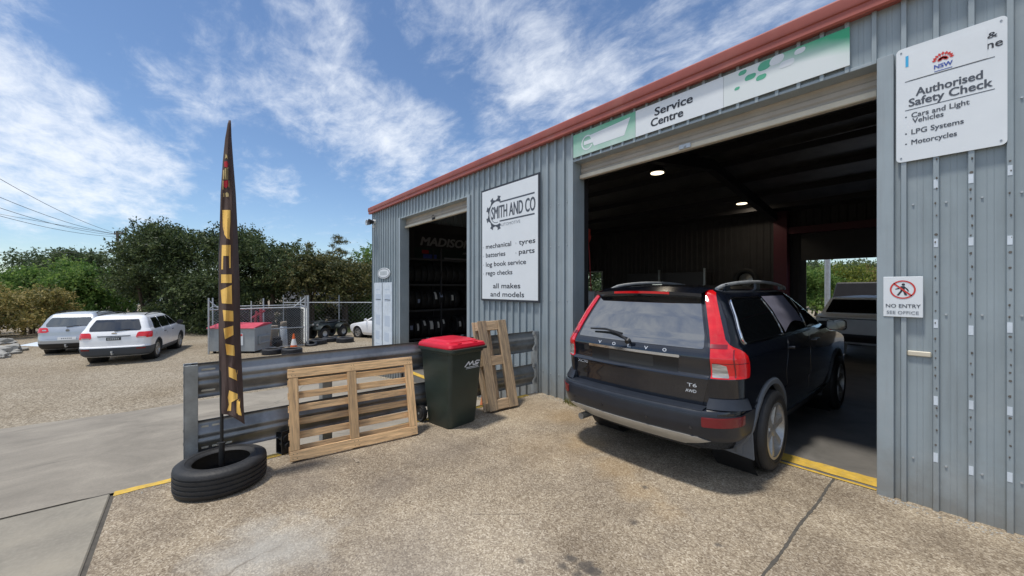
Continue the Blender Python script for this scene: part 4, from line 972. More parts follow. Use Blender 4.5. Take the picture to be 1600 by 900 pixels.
# bumper skin, skid plate, reflectors
P = c.patch
sx, sy = c.sx, c.sy
def span(z, y): return sy(z, y)
P('bumper', M['navy_trim'], [(.44,-sy(.44,.60),sy(.44,.60)),(.50,-sy(.5,.60),sy(.5,.60)),(.60,-sy(.6,.61),sy(.6,.61)),(.664,-sy(.66,.62),sy(.66,.62))], .010, n=70)
P('bumper_ledge', M['navy_trim'], [(.664,-sx(.664,.80),sx(.664,.80)),(.70,-sx(.70,.80),sx(.70,.80))], .004, n=40, dz=.01)
P('skid_plate', M['silver'], [(.345,-sx(.345,.50),sx(.345,.50)),(.39,-sx(.39,.60),sx(.39,.60)),(.45,-sx(.45,.74),sx(.45,.74)),(.478,-sx(.478,.66),sx(.478,.66))], .018, n=44, dz=.01)
b = B(); xs_ = np.linspace(-.70, .70, 41); G = []
for f in (0, .15, .85, 1.0):
    G.append([tuple(c.pt(.70, sx(.70, abs(x))*(1 if x >= 0 else -1), .008)*(1-f)+c.pt(.712, sx(.712, abs(x))*(1 if x >= 0 else -1), -.004)*f+Vector((0, 0, .006 if 0 < f < 1 else .0))) for x in xs_])
b.grid(G); b.build('bumper_step', M['navy_trim'], root, smooth=True)
for sd in (1, -1):
    P('bumper_corner', M['navy_trim'], [(.708,sx(.708,.70),sy(.708,.40)),(.74,sx(.74,.70),sy(.74,.41)),(.785,sx(.785,.71),sy(.785,.42))], (.060, .014), side=sd, n=24, dz=.006)
    P('rear_reflector', M['lens_dark'], [(.575,sx(.575,.70),sy(.575,.37)),(.655,sx(.655,.70),sy(.655,.37))], .016, side=sd, rnd=.012, n=16)
b = B()
for x in (-.62, -.24, .24, .62):
    p = c.pt(.55, sx(.55, abs(x))*(1 if x > 0 else -1), .010); b.cyl(p, p+Vector((0, -.004, 0)), .013, n=14)
b.build_each('parking_sensor', M['navy'], root, smooth=True)
# tailgate with its pressed sill above the plate
P('tailgate', M['navy'], [(.712,-sx(.712,.66),sx(.712,.66)),(.95,-sx(.95,.715),sx(.95,.715)),(1.10,-sx(1.1,.715),sx(1.1,.715)),(1.20,-sx(1.2,.695),sx(1.2,.695)),(1.64,-sx(1.64,.535),sx(1.64,.535))], .007, n=44, ang=22)
gate = [o for o in root.children if o.name.startswith('tailgate')][0]
P('rear_window', M['glass_rear'], [(1.185,-sx(1.185,.665),sx(1.185,.665)),(1.30,-sx(1.3,.645),sx(1.3,.645)),(1.615,-sx(1.615,.535),sx(1.615,.535))], .011, n=40, rnd=.02, parent=gate)
P('trim_strip', M['chrome'], [(1.098,-sx(1.098,.485),sx(1.098,.485)),(1.122,-sx(1.122,.485),sx(1.122,.485))], .026, n=30, dz=.006, rnd=.01, parent=gate)
P('number_plate', M['plate_blank'], [(.985,-sx(.985,.24),sx(.985,.24)),(1.082,-sx(1.082,.24),sx(1.082,.24))], .010, n=12, rnd=.008, parent=gate)
P('plate_recess', M['black'], [(.968,-sx(.968,.46),sx(.968,.46)),(1.094,-sx(1.094,.47),sx(1.094,.47))], .0085, n=12, parent=gate)
P('gate_crease', M['navy'], [(.944,-sx(.944,.71),sx(.944,.71)),(.955,-sx(.955,.71),sx(.955,.71)),(.964,-sx(.964,.71),sx(.964,.71))], .020, n=30, dz=.004, parent=gate)
for i, ch in enumerate('VOLVO'):
    x = -.355+i*.175; p = c.pt(1.148, sx(1.148, abs(x))*(1 if x > 0 else -1), .012)
    o = lettering(ch, gate, M['badge'], p.x, p.y, 1.134, .036, .030, .02, align='CENTER', tilt=-.25)
for s_, x_, z_, w_, h_ in (('XC90', -.655, .905, .145, .030), ('T6', .545, .862, .078, .030), ('AWD', .530, .812, .088, .027)):
    xm = x_+w_/2; q = c.pt(z_+.015, sx(z_+.015, abs(xm))*(1 if xm > 0 else -1), .0115); sl_ = .197*xm
    lettering(s_, gate, M['badge'], x_, q.y-sl_*w_/2, z_, w_, h_, .012, rz=math.atan(sl_))
# tall tail lamps up the pillars
for sd in (1, -1):
    lp = P('tail_lamp', M['lens_red'], [(.955,sx(.955,.725),sy(.955,.44)),(.97,sx(.97,.725),sy(.97,.455)),(1.08,sx(1.08,.722),sy(1.08,.455)),(1.13,sx(1.13,.72),sy(1.13,.435)),(1.165,sx(1.165,.715),sy(1.165,.40)),(1.19,sx(1.19,.71),sy(1.19,.36)),(1.21,sx(1.21,.705),sy(1.21,.32)),(1.23,sx(1.23,.70),sx(1.23,.815)),(1.27,sx(1.27,.69),sx(1.27,.785)),(1.34,sx(1.34,.67),sx(1.34,.76)),(1.5,sx(1.5,.615),sx(1.5,.695)),(1.66,sx(1.66,.553),sx(1.66,.618)),(1.683,sx(1.683,.55),sx(1.683,.575))], .013, side=sd, n=26, dz=.010)
    P('reversing_lamp', M['lens_white'], [(.965,sx(.965,.735),sx(.965,.835)),(1.06,sx(1.06,.732),sx(1.06,.82)),(1.075,sx(1.075,.732),sx(1.075,.78))], .016, side=sd, n=10, parent=lp, rnd=.006)
    P('lens_band', M['lens_dark'], [(1.075,sx(1.075,.735),sy(1.075,.43)),(1.081,sx(1.081,.735),sy(1.081,.43))], .0142, side=sd, n=16, dz=.004, parent=lp)
    P('lens_band', M['lens_dark'], [(.965,sx(.965,.865),sx(.965,.872)),(1.19,sx(1.19,.845),sx(1.19,.852))], .0142, side=sd, n=3, parent=lp)
    P('lamp_divider', M['lens_dark'], [(1.196,sx(1.225,.705),sx(1.225,.81)),(1.231,sx(1.231,.705),sx(1.231,.805))], .0145, side=sd, n=10, dz=.004, parent=lp)
# spoiler with third brake lamp
b = B(); top = []; lip = []; und = []
for x in np.linspace(-.57, .57, 31):
    f = (x/.57)**2; top.append((x, .52+.02*f, 1.716-.022*f)); lip.append((x, .285+.075*f, 1.672-.022*f)); und.append((x, .43+.02*f, 1.605-.01*f))
lip2 = [(x, y+.004, z-.028) for x, y, z in lip]
b.grid([top, lip, lip2, und]); b.build('spoiler', M['navy'], root, smooth=True, ang=25)
b = B(); rr_ = [[], []]
for x in np.linspace(-.30, .30, 15):
    f = (x/.57)**2
    for i, z in enumerate((1.670-.022*f, 1.648-.022*f)): rr_[i].append((x, .282+.075*f+.003*i, z))
b.grid(rr_); b.build('brake_lamp', M['lens_red'], root)
b = B(); b.bb(-.05, .06, .62, .64, 1.733, 1.740); b.build('roof_badge', M['chrome'], root)
# wiper
b = B(); b.cyl((.0, .10, 1.20), (.0, .07, 1.185), .03, .022, 14); b.tube([(0, .085, 1.195), (-.10, .115, 1.245), (-.22, .135, 1.275)], [.014, .011, .008]); b.tube([(-.08, .118, 1.256), (-.30, .150, 1.282), (-.50, .17, 1.272)], [.010, .011, .008]); b.build('wiper', M['black'], gate, smooth=True)
# side windows with bright surround, sunshade on the rear door
for sd in (1, -1):
    P('side_window', M['glass'], [(1.225,sy(1.225,.47),sy(1.225,1.52)),(1.34,sy(1.34,.49),sy(1.34,1.50)),(1.46,sy(1.46,.55),sy(1.46,1.455)),(1.61,sy(1.61,.64),sy(1.61,1.38))], .006, side=sd, rnd=.05, n=16, edge=('window_surround', .010, 'chrome'))
    dr = P('door', M['navy'], [(.50,sy(.5,1.52),sy(.5,2.34)),(.85,sy(.85,1.50),sy(.85,2.36)),(1.20,sy(1.2,1.62),sy(1.2,2.36))], .002, side=sd, rnd=.03, n=24)
    P('window', M['glass'], [(1.235,sy(1.235,1.58),sy(1.235,2.40)),(1.45,sy(1.45,1.50),sy(1.45,2.42)),(1.60,sy(1.6,1.43),sy(1.6,2.42))], .006, side=sd, n=16, rnd=.02, parent=dr)
    P('window_trim', M['chrome'], [(1.222,sy(1.222,1.52),sy(1.222,2.42)),(1.235,sy(1.235,1.52),sy(1.235,2.42))], .010, side=sd, n=16, dz=.005, parent=dr)
    P('handle', M['navy'], [(1.07,sy(1.07,1.66),sy(1.07,1.86)),(1.10,sy(1.1,1.66),sy(1.1,1.86))], .03, side=sd, n=8, rnd=.012, parent=dr)
    df = P('door', M['navy'], [(.50,sy(.5,2.42),sy(.5,3.42)),(.85,sy(.85,2.42),sy(.85,3.45)),(1.18,sy(1.18,2.42),sy(1.18,3.45))], .002, side=sd, rnd=.03, n=24)
    P('window', M['glass'], [(1.235,sy(1.235,2.48),sy(1.235,3.38)),(1.40,sy(1.4,2.48),sy(1.4,3.06)),(1.58,sy(1.58,2.50),sy(1.58,2.72))], .006, side=sd, n=16, rnd=.02, parent=df)
    P('handle', M['navy'], [(1.07,sy(1.07,2.56),sy(1.07,2.76)),(1.10,sy(1.1,2.56),sy(1.1,2.76))], .03, side=sd, n=8, rnd=.012, parent=df)
    b = B(); b.tube([(sd*.88, 3.22, 1.20), (sd*.97, 3.19, 1.21)], .025); b.build('mirror_arm', M['navy'], root, smooth=True)
    b = B(); loft(b, [[(sd*1.03+x*k, 3.15+d_, 1.235+y*k) for x, y, _ in rrect(-.10, .10, .068, 0, .035)] for d_, k in ((0, .93), (.015, 1.0), (.06, .95), (.10, .6))]); mr = b.build('mirror', M['navy'], root, smooth=True, ang=50)
    b = B(); loft(b, [[(sd*1.03+x*.86, 3.148+d_, 1.235+y*.84) for x, y, _ in rrect(-.10, .10, .068, 0, .035)] for d_ in (-.002, .001)]); b.build('mirror_glass', M['glass'], mr)
    # silver roof rail
    b = B(); pts = [(sd*(.60-.02*((t-.5)*2)**2), .66+2.1*t, 1.690+.078*min(1, math.sin(PI*min(max(t, .0), 1))**.55)) for t in np.linspace(0, 1, 19)]
    b.tube(pts, .017, 8)
    rl = b.build('roof_rail', M['galv_light'], root, smooth=True)
    b = B()
    for t in (.10, .5, .9): b.bb(sd*.59-.012, sd*.59+.012, .66+2.1*t-.06, .66+2.1*t+.06, 1.68, 1.738 if t != .5 else 1.755)
    b.build_each('rail_foot', M['navy_trim'], rl)
    P('sill', M['navy_trim'], [(.30,sy(.30,1.52),sy(.30,3.44)),(.42,sy(.42,1.52),sy(.42,3.44))], .012, side=sd, n=16)
    b = B(); y = .60
    b.add([(sd*.895, .605, .50), (sd*.66, .575, .45), (sd*.66, .585, .235), (sd*.905, .625, .20), (sd*.895, .62, .50), (sd*.66, .59, .45), (sd*.66, .60, .235), (sd*.905, .64, .20)], [(0,1,2,3),(7,6,5,4),(0,4,5,1),(1,5,6,2),(2,6,7,3),(3,7,4,0)])
    b.build('mud_flap', M['grey_trim'], root, bevel=.006)
P('underbody', M['black'], [(.30,-sx(.30,.6),sx(.30,.6)),(.31,-sx(.31,.6),sx(.31,.6))], -.02, n=4, skirt=False)
b = B(); b.tube([(-.58, .10, .33), (-.58, .4, .33)], .035, 12); b.build('exhaust_tip', M['galv'], root, smooth=True)
b = B(); b.cyl((.88+.06, .43, 1.22), (.88+.075, .43, 1.22), .01, n=8); p = c.pt(1.14, sy(1.14, .42), .004)
# cloth sunshade pulled over the rear door window
tS = thing('sunshade', 'mauve cloth sunshade stretched over the rear side window of the navy SUV', 'sunshade', root.location, root.rotation_euler.z)
b = B(); G = []
for z in np.linspace(1.30, 1.615, 16):
    f = (z-1.30)/.315; a = np.interp(f, (0, 1), (1.585, 1.415)); e = np.interp(f, (0, 1), (2.36, 2.16))
    row = []
    for q in np.linspace(0, 1, 22):
        y = a+(e-a)*q; z_ = z-.05*math.sin(PI*q)*(1-f)*-1 - (.055*(1-q)**2)*(1-f); zc = min(max(z_, 1.23), 1.62)
        row.append(c.pt(zc, sy(zc, y), .018+.004*math.sin(q*9+z*30)*(1-abs(2*f-1))))
    G.append(row)
b.grid(G); b.build('cloth', M['shade_cloth'], tS, smooth=True)

# ---------------------------------------------------------------- generic far cars
def far_car(name, label, loc, rz, rows, L_, spec, group=None):
    root = thing(name, label, 'car', loc, rz, group); c = Car(root, rows, L_, bow=spec.get('bow', .07), ck=.95, rcf=spec.get('rcf', .42)); sx, sy = c.sx, c.sy; P = c.patch
    z0, z1 = rows[0][0], rows[-1][0]; r = spec['r']; AR = tuple((y, r, r+.05) for y in spec['axles'])
    c.shell('body', spec['paint'], zrange(z0, z1, .03)+[q[0] for q in rows], AR, roof=spec.get('roof', .05))
    hw = max(q[3] for q in rows)
    for y in spec['axles']:
        for sd in (1, -1):
            c.well(y, r, r+.05, hw-.02, sd); wheel(root, sd*(hw-.13), y, r, .22, sd, M['alloy'], spec.get('spokes', 6))
            c.arch(y, r, r+.05, spec.get('arch', spec['paint']), .03, .006, -10, 190, sd)
    return root, c, P, sx, sy
# white seven-seater
rows = [(.26,.14,4.55,.84,.25),(.34,.06,4.62,.90,.26),(.50,.01,4.67,.925,.27),(.58,.0,4.68,.93,.27),(.61,.01,4.68,.935,.26),(.63,.05,4.68,.935,.24),(.80,.06,4.66,.94,.23),(.95,.075,4.60,.94,.22),(1.02,.095,4.2,.935,.22),(1.08,.12,3.75,.925,.22),(1.14,.15,3.6,.90,.21),(1.20,.18,3.5,.86,.2),(1.45,.33,3.1,.775,.17),(1.58,.42,2.8,.71,.15),(1.63,.48,2.65,.66,.14),(1.655,.56,2.5,.60,.13)]
root, c, P, sx, sy = far_car('parked_suv', 'white SUV with grey lower cladding parked nearest on the gravel lot', (-19.15, -2.0, LOT), math.radians(77), rows, 4.68, dict(r=.36, axles=(1.02, 3.72), paint=M['car_white'], arch=M['cladding']))
P('lower_cladding', M['cladding'], [(.27,-sy(.27,.62),sy(.27,.62)),(.45,-sy(.45,.62),sy(.45,.62)),(.575,-sy(.575,.6),sy(.575,.6))], .012, n=60)
for sd in (1, -1): P('sill', M['cladding'], [(.26,sy(.26,1.45),sy(.26,3.3)),(.42,sy(.42,1.45),sy(.42,3.3))], .015, side=sd, n=12); P('reflector', M['lens_dark'], [(.50,sx(.5,.60),sx(.5,.82)),(.555,sx(.555,.60),sx(.555,.83))], .018, side=sd, n=8)
tg = P('tailgate', M['car_white'], [(.64,-sx(.64,.62),sx(.64,.62)),(1.10,-sx(1.1,.68),sx(1.1,.68)),(1.60,-sx(1.6,.56),sx(1.6,.56))], .006, n=30)
P('rear_window', M['glass_mid'], [(1.145,-sx(1.145,.66),sx(1.145,.66)),(1.25,-sx(1.25,.67),sx(1.25,.67)),(1.53,-sx(1.53,.56),sx(1.53,.56))], .012, n=30, rnd=.03, parent=tg)
P('chrome_bar', M['cladding'], [(.955,-sx(.955,.40),sx(.955,.40)),(.985,-sx(.985,.44),sx(.985,.44))], .022, n=20, parent=tg, rnd=.008)
P('number_plate', M['plate_black'], [(.83,-sx(.83,.19),sx(.83,.19)),(.935,-sx(.935,.19),sx(.935,.19))], .016, n=8, parent=tg)
b = B(); p = c.pt(.885, 0, .018)
for k in range(6): b.bb(-.155+k*.052, -.122+k*.052, p.y-.001, p.y, .855, .912)
b.build('plate_print', M['galv_light'], tg)
b = B(); p = c.pt(1.06, 0, .014); b.prism([(.075*math.cos(q), .036*math.sin(q)) for q in np.linspace(0, 2*PI, 20)[:-1]], lambda u, v: (u, p.y+v*-.3, 1.06+v), (0, .008, 0)); b.build('emblem', M['chrome'], tg)
b = B(); p = c.pt(1.12, 0, .02); b.tube([(0, p.y, 1.135), (.25, p.y+.03, 1.18), (.40, p.y+.05, 1.185)], .012); b.build('wiper', M['black'], tg)
for sd in (1, -1):
    lp = P('tail_lamp', M['lens_red'], [(.885,sx(.885,.60),sy(.885,.33)),(.93,sx(.93,.57),sy(.93,.36)),(1.06,sx(1.06,.60),sy(1.06,.40)),(1.095,sx(1.095,.64),sy(1.095,.40))], .014, side=sd, n=16)
    P('clear_band', M['lens_white'], [(.888,sx(.888,.62),sx(.888,.83)),(.925,sx(.925,.60),sx(.925,.83))], .017, side=sd, n=8, parent=lp)
    for (a0, a1, b0, b1) in ((.72, 1.42, .82, 1.36), (1.48, 2.36, 1.44, 2.30), (2.42, 3.46, 2.36, 2.86)):
        P('side_window', M['glass'], [(1.15,sy(1.15,a0),sy(1.15,a1)),(1.35,sy(1.35,b0),sy(1.35,min(a1, b1+.3))),(1.54,sy(1.54,b0+.02),sy(1.54,b1))], .006, side=sd, n=12, rnd=.02)
    for ya, yb in ((1.52, 2.36), (2.42, 3.4)):
        d = P('door', M['car_white'], [(.44,sy(.44,ya),sy(.44,yb)),(1.12,sy(1.12,ya),sy(1.12,yb))], .005, side=sd, n=16, rnd=.03)
        P('handle', M['cladding'], [(.965,sy(.965,ya+.05),sy(.965,ya+.22)),(.99,sy(.99,ya+.05),sy(.99,ya+.22))], .03, side=sd, n=6, parent=d)
    b = B(); b.tube([(sd*.62, .75, 1.66), (sd*.615, .95, 1.70), (sd*.61, 1.7, 1.735), (sd*.60, 2.3, 1.72), (sd*.58, 2.5, 1.69)], .016); b.build('roof_rail', M['steel_dark'], root, smooth=True)
    b = B(); b.lathe([(0, -.06), (.07, -.05), (.09, 0), (.085, .03), (0, .035)], 16, 'y'); b.v = [(v[0]*1.3+sd*1.03, -v[1]+3.22, v[2]+1.20) for v in b.v]; b.build('mirror', M['steel_dark'], root, smooth=True)
b = B(); b.tube([(0, 1.0, 1.70), (0, .86, 1.76), (0, .82, 1.72)], .012); b.build('roof_antenna', M['steel_dark'], root)
b = B(); b.tube([(0, .10, .36), (0, -.10, .36), (0, -.11, .42)], .02); b.cyl((0, -.11, .42), (0, -.11, .47), .028, n=12); b.build('tow_ball', M['galv_light'], root, smooth=True)
# silver SUV beyond it
rows = [(.26,.14,4.3,.82,.25),(.36,.06,4.38,.87,.26),(.52,.01,4.42,.895,.27),(.62,.0,4.43,.90,.27),(.70,.02,4.42,.90,.25),(.80,.05,4.40,.905,.24),(.95,.065,4.36,.905,.23),(1.02,.085,4.0,.90,.22),(1.08,.11,3.5,.89,.22),(1.14,.14,3.35,.865,.21),(1.20,.175,3.25,.83,.2),(1.45,.33,2.9,.74,.17),(1.56,.42,2.6,.68,.15),(1.62,.50,2.45,.63,.14),(1.645,.58,2.3,.58,.13)]
root, c, P, sx, sy = far_car('parked_suv', 'silver SUV with pale rear window and roof rails parked behind the white SUV', (-23.15, -3.7, LOT-.04), math.radians(78), rows, 4.43, dict(r=.345, axles=(.92, 3.52), paint=M['car_silver'], arch=M['cladding']))
P('lower_cladding', M['black'], [(.27,-sy(.27,.52),sy(.27,.52)),(.45,-sy(.45,.52),sy(.45,.52)),(.49,-sy(.49,.5),sy(.49,.5))], .012, n=50)
tg = P('tailgate', M['car_silver'], [(.68,-sx(.68,.60),sx(.68,.60)),(1.10,-sx(1.1,.66),sx(1.1,.66)),(1.58,-sx(1.58,.55),sx(1.58,.55))], .006, n=30)
P('rear_window', M['glass_pale'], [(1.15,-sx(1.15,.64),sx(1.15,.64)),(1.25,-sx(1.25,.66),sx(1.25,.66)),(1.50,-sx(1.5,.56),sx(1.5,.56))], .012, n=30, rnd=.03, parent=tg)
P('number_plate', M['plate_white'], [(.63,-sx(.63,.26),sx(.63,.26)),(.74,-sx(.74,.26),sx(.74,.26))], .018, n=8, parent=tg)
b = B(); p = c.pt(.685, 0, .0195)
for k in range(6): b.bb(-.155+k*.052, -.122+k*.052, p.y-.001, p.y, .655, .712)
b.build('plate_print', M['grey_ink'], tg)
b = B(); p = c.pt(1.0, 0, .014); b.cyl((0, p.y, 1.0), (0, p.y-.012, .998), .055, n=20); b.build('emblem', M['galv'], tg)
b = B(); p = c.pt(1.12, 0, .02); b.tube([(-.05, p.y, 1.135), (.22, p.y+.03, 1.17), (.36, p.y+.05, 1.165)], .012); b.build('wiper', M['black'], tg)
for sd in (1, -1):
    lp = P('tail_lamp', M['lens_red'], [(.93,sx(.93,.60),sy(.93,.28)),(.97,sx(.97,.53),sy(.97,.33)),(1.09,sx(1.09,.57),sy(1.09,.36)),(1.12,sx(1.12,.62),sy(1.12,.34))], .014, side=sd, n=16)
    P('clear_lamp', M['lens_white'], [(1.0,sx(1.0,.60),sx(1.0,.72)),(1.05,sx(1.05,.61),sx(1.05,.72))], .017, side=sd, n=8, parent=lp, rnd=.02)
    for (a0, a1, b0, b1) in ((.70, 1.30, .78, 1.24), (1.36, 2.16, 1.32, 2.1), (2.22, 3.2, 2.16, 2.66)):
        P('side_window', M['glass'], [(1.16,sy(1.16,a0),sy(1.16,a1)),(1.35,sy(1.35,b0),sy(1.35,min(a1, b1+.3))),(1.52,sy(1.52,b0+.02),sy(1.52,b1))], .006, side=sd, n=12, rnd=.02)
    b = B(); b.tube([(sd*.60, .75, 1.65), (sd*.60, .9, 1.69), (sd*.595, 1.6, 1.715), (sd*.58, 2.1, 1.70), (sd*.56, 2.3, 1.67)], .016); b.build('roof_rail', M['steel_dark'], root, smooth=True)
    b = B(); b.lathe([(0, -.06), (.07, -.05), (.09, 0), (.085, .03), (0, .035)], 16, 'y'); b.v = [(v[0]*1.3+sd*.98, -v[1]+3.05, v[2]+1.18) for v in b.v]; b.build('mirror', M['car_silver'], root, smooth=True)
b = B(); b.tube([(0, .10, .36), (0, -.10, .36), (0, -.11, .42)], .02); b.cyl((0, -.11, .42), (0, -.11, .47), .028, n=12); b.build('tow_ball', M['galv_light'], root, smooth=True)
# small white hatchback half hidden by the building corner, nose this way
rows = [(.20,.14,3.9,.76,.25),(.34,.06,4.0,.84,.26),(.50,.02,4.05,.86,.27),(.62,.0,4.05,.865,.27),(.70,.02,3.98,.865,.25),(.76,.03,3.80,.86,.25),(.82,.04,3.45,.855,.24),(.88,.05,3.10,.845,.23),(.93,.06,2.95,.83,.22),(1.0,.09,2.80,.80,.22),(1.20,.20,2.40,.71,.2),(1.34,.32,2.08,.63,.17),(1.40,.40,1.85,.57,.15),(1.425,.5,1.7,.52,.13)]
gp = at(566, 524, LOT)
hx = Vector((-21.6, 7.15))
ang = math.radians(113)
f = Vector((-math.sin(ang), math.cos(ang)))
root, c, P, sx, sy = far_car('parked_hatchback', 'small white hatchback showing only its bonnet past the building corner', (-18.35, 8.9, LOT), ang, rows, 4.05, dict(r=.31, axles=(.70, 3.2), paint=M['car_white'], rcf=.5, roof=.03))
for sd in (1, -1):
    for (a0, a1, b0, b1) in ((.62, 1.60, .70, 1.55), (1.66, 2.66, 1.60, 2.02)): P('side_window', M['glass'], [(.96,sy(.96,a0),sy(.96,a1)),(1.15,sy(1.15,b0),sy(1.15,min(a1, b1+.3))),(1.32,sy(1.32,b0+.05),sy(1.32,b1))], .006, side=sd, n=12, rnd=.02)
    b = B(); b.lathe([(0, -.05), (.06, -.04), (.08, 0), (0, .03)], 14, 'y'); b.v = [(v[0]*1.3+sd*.93, -v[1]+2.5, v[2]+1.0) for v in b.v]; b.build('mirror', M['car_white'], root, smooth=True)
    P('door', M['car_white'], [(.34,sy(.34,1.62),sy(.34,2.66)),(.92,sy(.92,1.62),sy(.92,2.66))], .005, side=sd, n=12, rnd=.03)
# old white saloon nose-out through the back door
rows = [(.32,.10,4.5,.78,.16),(.40,.03,4.6,.82,.14),(.50,.0,4.62,.84,.12),(.60,.0,4.62,.845,.12),(.80,.02,4.62,.85,.10),(.93,.02,4.60,.85,.10),(.96,.05,4.4,.845,.10),(.98,.40,3.7,.84,.12),(1.0,.62,3.45,.82,.14),(1.08,.72,3.3,.78,.16),(1.36,1.10,2.75,.68,.14),(1.40,1.2,2.6,.63,.12)]
rows = [(z+.06, yr*(1 if yr < .3 else .5), yf, w_, rc) for z, yr, yf, w_, rc in rows]
root, c, P, sx, sy = far_car('old_saloon', 'faded white old saloon in the dim garage by the rear opening', (-1.70, 11.9, 0), 0, rows, 4.6, dict(r=.31, axles=(1.0, 3.6), paint=M['car_old'], bow=.02))
P('rear_window', M['glass'], [(1.10,-sx(1.1,.70),sx(1.1,.70)),(1.42,-sx(1.42,.60),sx(1.42,.60))], .006, n=20, rnd=.02)
P('bumper', M['steel_dark'], [(.44,-sy(.44,.5),sy(.44,.5)),(.62,-sy(.62,.5),sy(.62,.5))], .04, n=40)
P('boot_trim', M['chrome'], [(.965,-sx(.965,.74),sx(.965,.74)),(.985,-sx(.985,.74),sx(.985,.74))], .012, n=8)
for sd in (1, -1):
    lp = P('tail_lamp', M['black'], [(.74,sx(.74,.34),sx(.74,.78)),(.90,sx(.9,.34),sx(.9,.78))], .012, side=sd, n=8)
    P('red_lens', M['lens_red'], [(.76,sx(.76,.50),sx(.76,.60)),(.88,sx(.88,.50),sx(.88,.60))], .016, side=sd, n=6, parent=lp)
# ---------------------------------------------------------------- guard rail between slab and driveway
RX = -4.635
t = thing('guard_rail', 'weathered galvanised double guard rail along the slab edge beside the driveway', 'guard rail', (RX, 2.1, 0))
def wbeam(z0, h, y0, y1, x):
    prof = [(.034, 0), (.010, .018), (.006, .04), (.012, .065), (.040, .115), (.058, .145), (.062, .168), (.054, .19), (.049, .205), (.054, .22), (.062, .242), (.058, .265), (.040, .295), (.012, .345), (.006, .37), (.010, .392), (.034, .41)]
    k = h/.41; b = B(); n = 24
    ys_ = np.linspace(y0, y1, n)
    G = [[(x+dx+.004*math.sin(y*2.1+z0*9), y, z0+dz*k+.006*math.sin(y*1.3)) for y in ys_] for dx, dz in prof]
    b.grid(G); G2 = [[(p[0]-.005, p[1], p[2]) for p in r] for r in G]; b.grid(G2)
    for e in (0, -1): b.add([r[e] for r in G]+[r[e] for r in G2], [(i, i+1, len(G)+i+1, len(G)+i) for i in range(len(G)-1)])
    b.add(list(G[0])+list(G2[0]), [(i, i+1, n+i+1, n+i) for i in range(n-1)]); b.add(list(G[-1])+list(G2[-1]), [(i, i+1, n+i+1, n+i) for i in range(n-1)])
    return b
for z in (.68, .15):
    r_ = wbeam(z, .325, .02, 4.30, RX-.0).build('rail', M['galv_rail'], t, smooth=True, ang=60)
    b = B()
    for y in (.12, .17, .30) if z > .5 else (.12, .20, .30):
        for dz in (.065, .26) if y != .30 else (.065,): b.box((RX+.016, y, z+dz), (.036, .055, .018))
    b.build_each('painted_lit_slot', M['cream'], r_, bevel=.003)  # solid cream blocks: light showing in the slots is painted on
for y, dark in ((-.03, 0), (1.15, 1), (2.55, 1), (4.33, 0)):
    b = B(); zt = 1.0 if not dark else .95
    bx = RX+.02 if not dark else RX-.10
    b.bb(bx-.075, bx+.075, y-.003, y+.003, -.6, zt); b.bb(bx-.075, bx-.069, y+.003, y+.10, -.6, zt); b.bb(bx+.069, bx+.075, y+.003, y+.10, -.6, zt)
    po = b.build('post', M['galv'], t, bevel=.002)
    b = B()
    for z in (.93, .81, .40, .28): b.cyl((bx+.0, y-.006, z), (bx, y-.002, z), .013, n=10)
    b.build_each('bolt_hole', M['joint'], po)
home(t)

# ---------------------------------------------------------------- pallets leaning on the rail
def frame_from(A, Bp, T):
    A = Vector(A); u = (Vector(Bp)-A).normalized(); v = Vector(T)-A; v = (v-u*v.dot(u)).normalized(); w_ = u.cross(v)
    return Matrix((( *u,), (*v,), (*w_,))).transposed().to_4x4()
def slab(b, u0, u1, v0, v1, w0, w1, jit=.004, tw=.006):
    q = lambda: random.uniform(-jit, jit)
    n = 7; horiz = (u1-u0) > (v1-v0); P = []
    for i in range(n):
        f = i/(n-1); wob = random.uniform(-.0022, .0022)
        if horiz: u = u0+(u1-u0)*f; P.append([(u, v0+wob, w0), (u, v1+wob*random.uniform(-1, 1), w0), (u, v1, w1), (u, v0, w1)])
        else: v = v0+(v1-v0)*f; P.append([(u0+wob, v, w0), (u1+wob*random.uniform(-1, 1), v, w0), (u1, v, w1), (u0, v, w1)])
    vs = [p for r in P for p in r]; fs = [(i*4+k, i*4+(k+1) % 4, (i+1)*4+(k+1) % 4, (i+1)*4+k) for i in range(n-1) for k in range(4)]
    fs += [(0,1,2,3), (n*4-1, n*4-2, n*4-3, n*4-4)]
    b.add(vs, fs)
def pallet(name, label, A, Bp, T, boards, m, m_up):
    t = thing(name, label, 'pallet'); F = frame_from(A, Bp, T); t.matrix_world = Matrix.Translation(Vector(A)) @ F
    for kind, *d in boards:
        if kind == 'nail_marks': continue
        b = B(); slab(b, *d); mm = m if (d[1]-d[0]) > (d[3]-d[2]) else m_up; o = b.build(kind, mm, t, bevel=.003)
        if d[5] > -.03 and kind in ('edge_board', 'upright'):
            b = B()
            us = ((.03, .055, .60, .63, d[1]-.06, d[1]-.03) if kind == 'edge_board' else (.5*(d[0]+d[1]),))
            vs_ = ((.25, .7) if kind == 'edge_board' else (.03, .06, .50, .53, .93, .96))
            for u_ in us:
                for f_ in vs_: q = (u_+random.uniform(-.008, .008), d[2]+(d[3]-d[2])*f_, .0008); b.cyl((q[0], q[1], 0), q, .004, n=6)
            b.build_each('nail', M['joint'], o)
    # dark nail heads on the front faces
    return t
W_ = 1.285; H_ = .885
bd = [('edge_board', -.005, W_+.004, .795, .885, -.022, 0), ('edge_board', .0, W_, .0, .092, -.022, 0)]
for u in (.0, .555, W_-.085): bd.append(('stringer', u, u+(.088 if u != .555 else .092), .094, .793, -.022, -.001))
for u in (.02, .575, W_-.065): bd.append(('bearer', u, u+.045, .004, .88, -.105, -.0235))
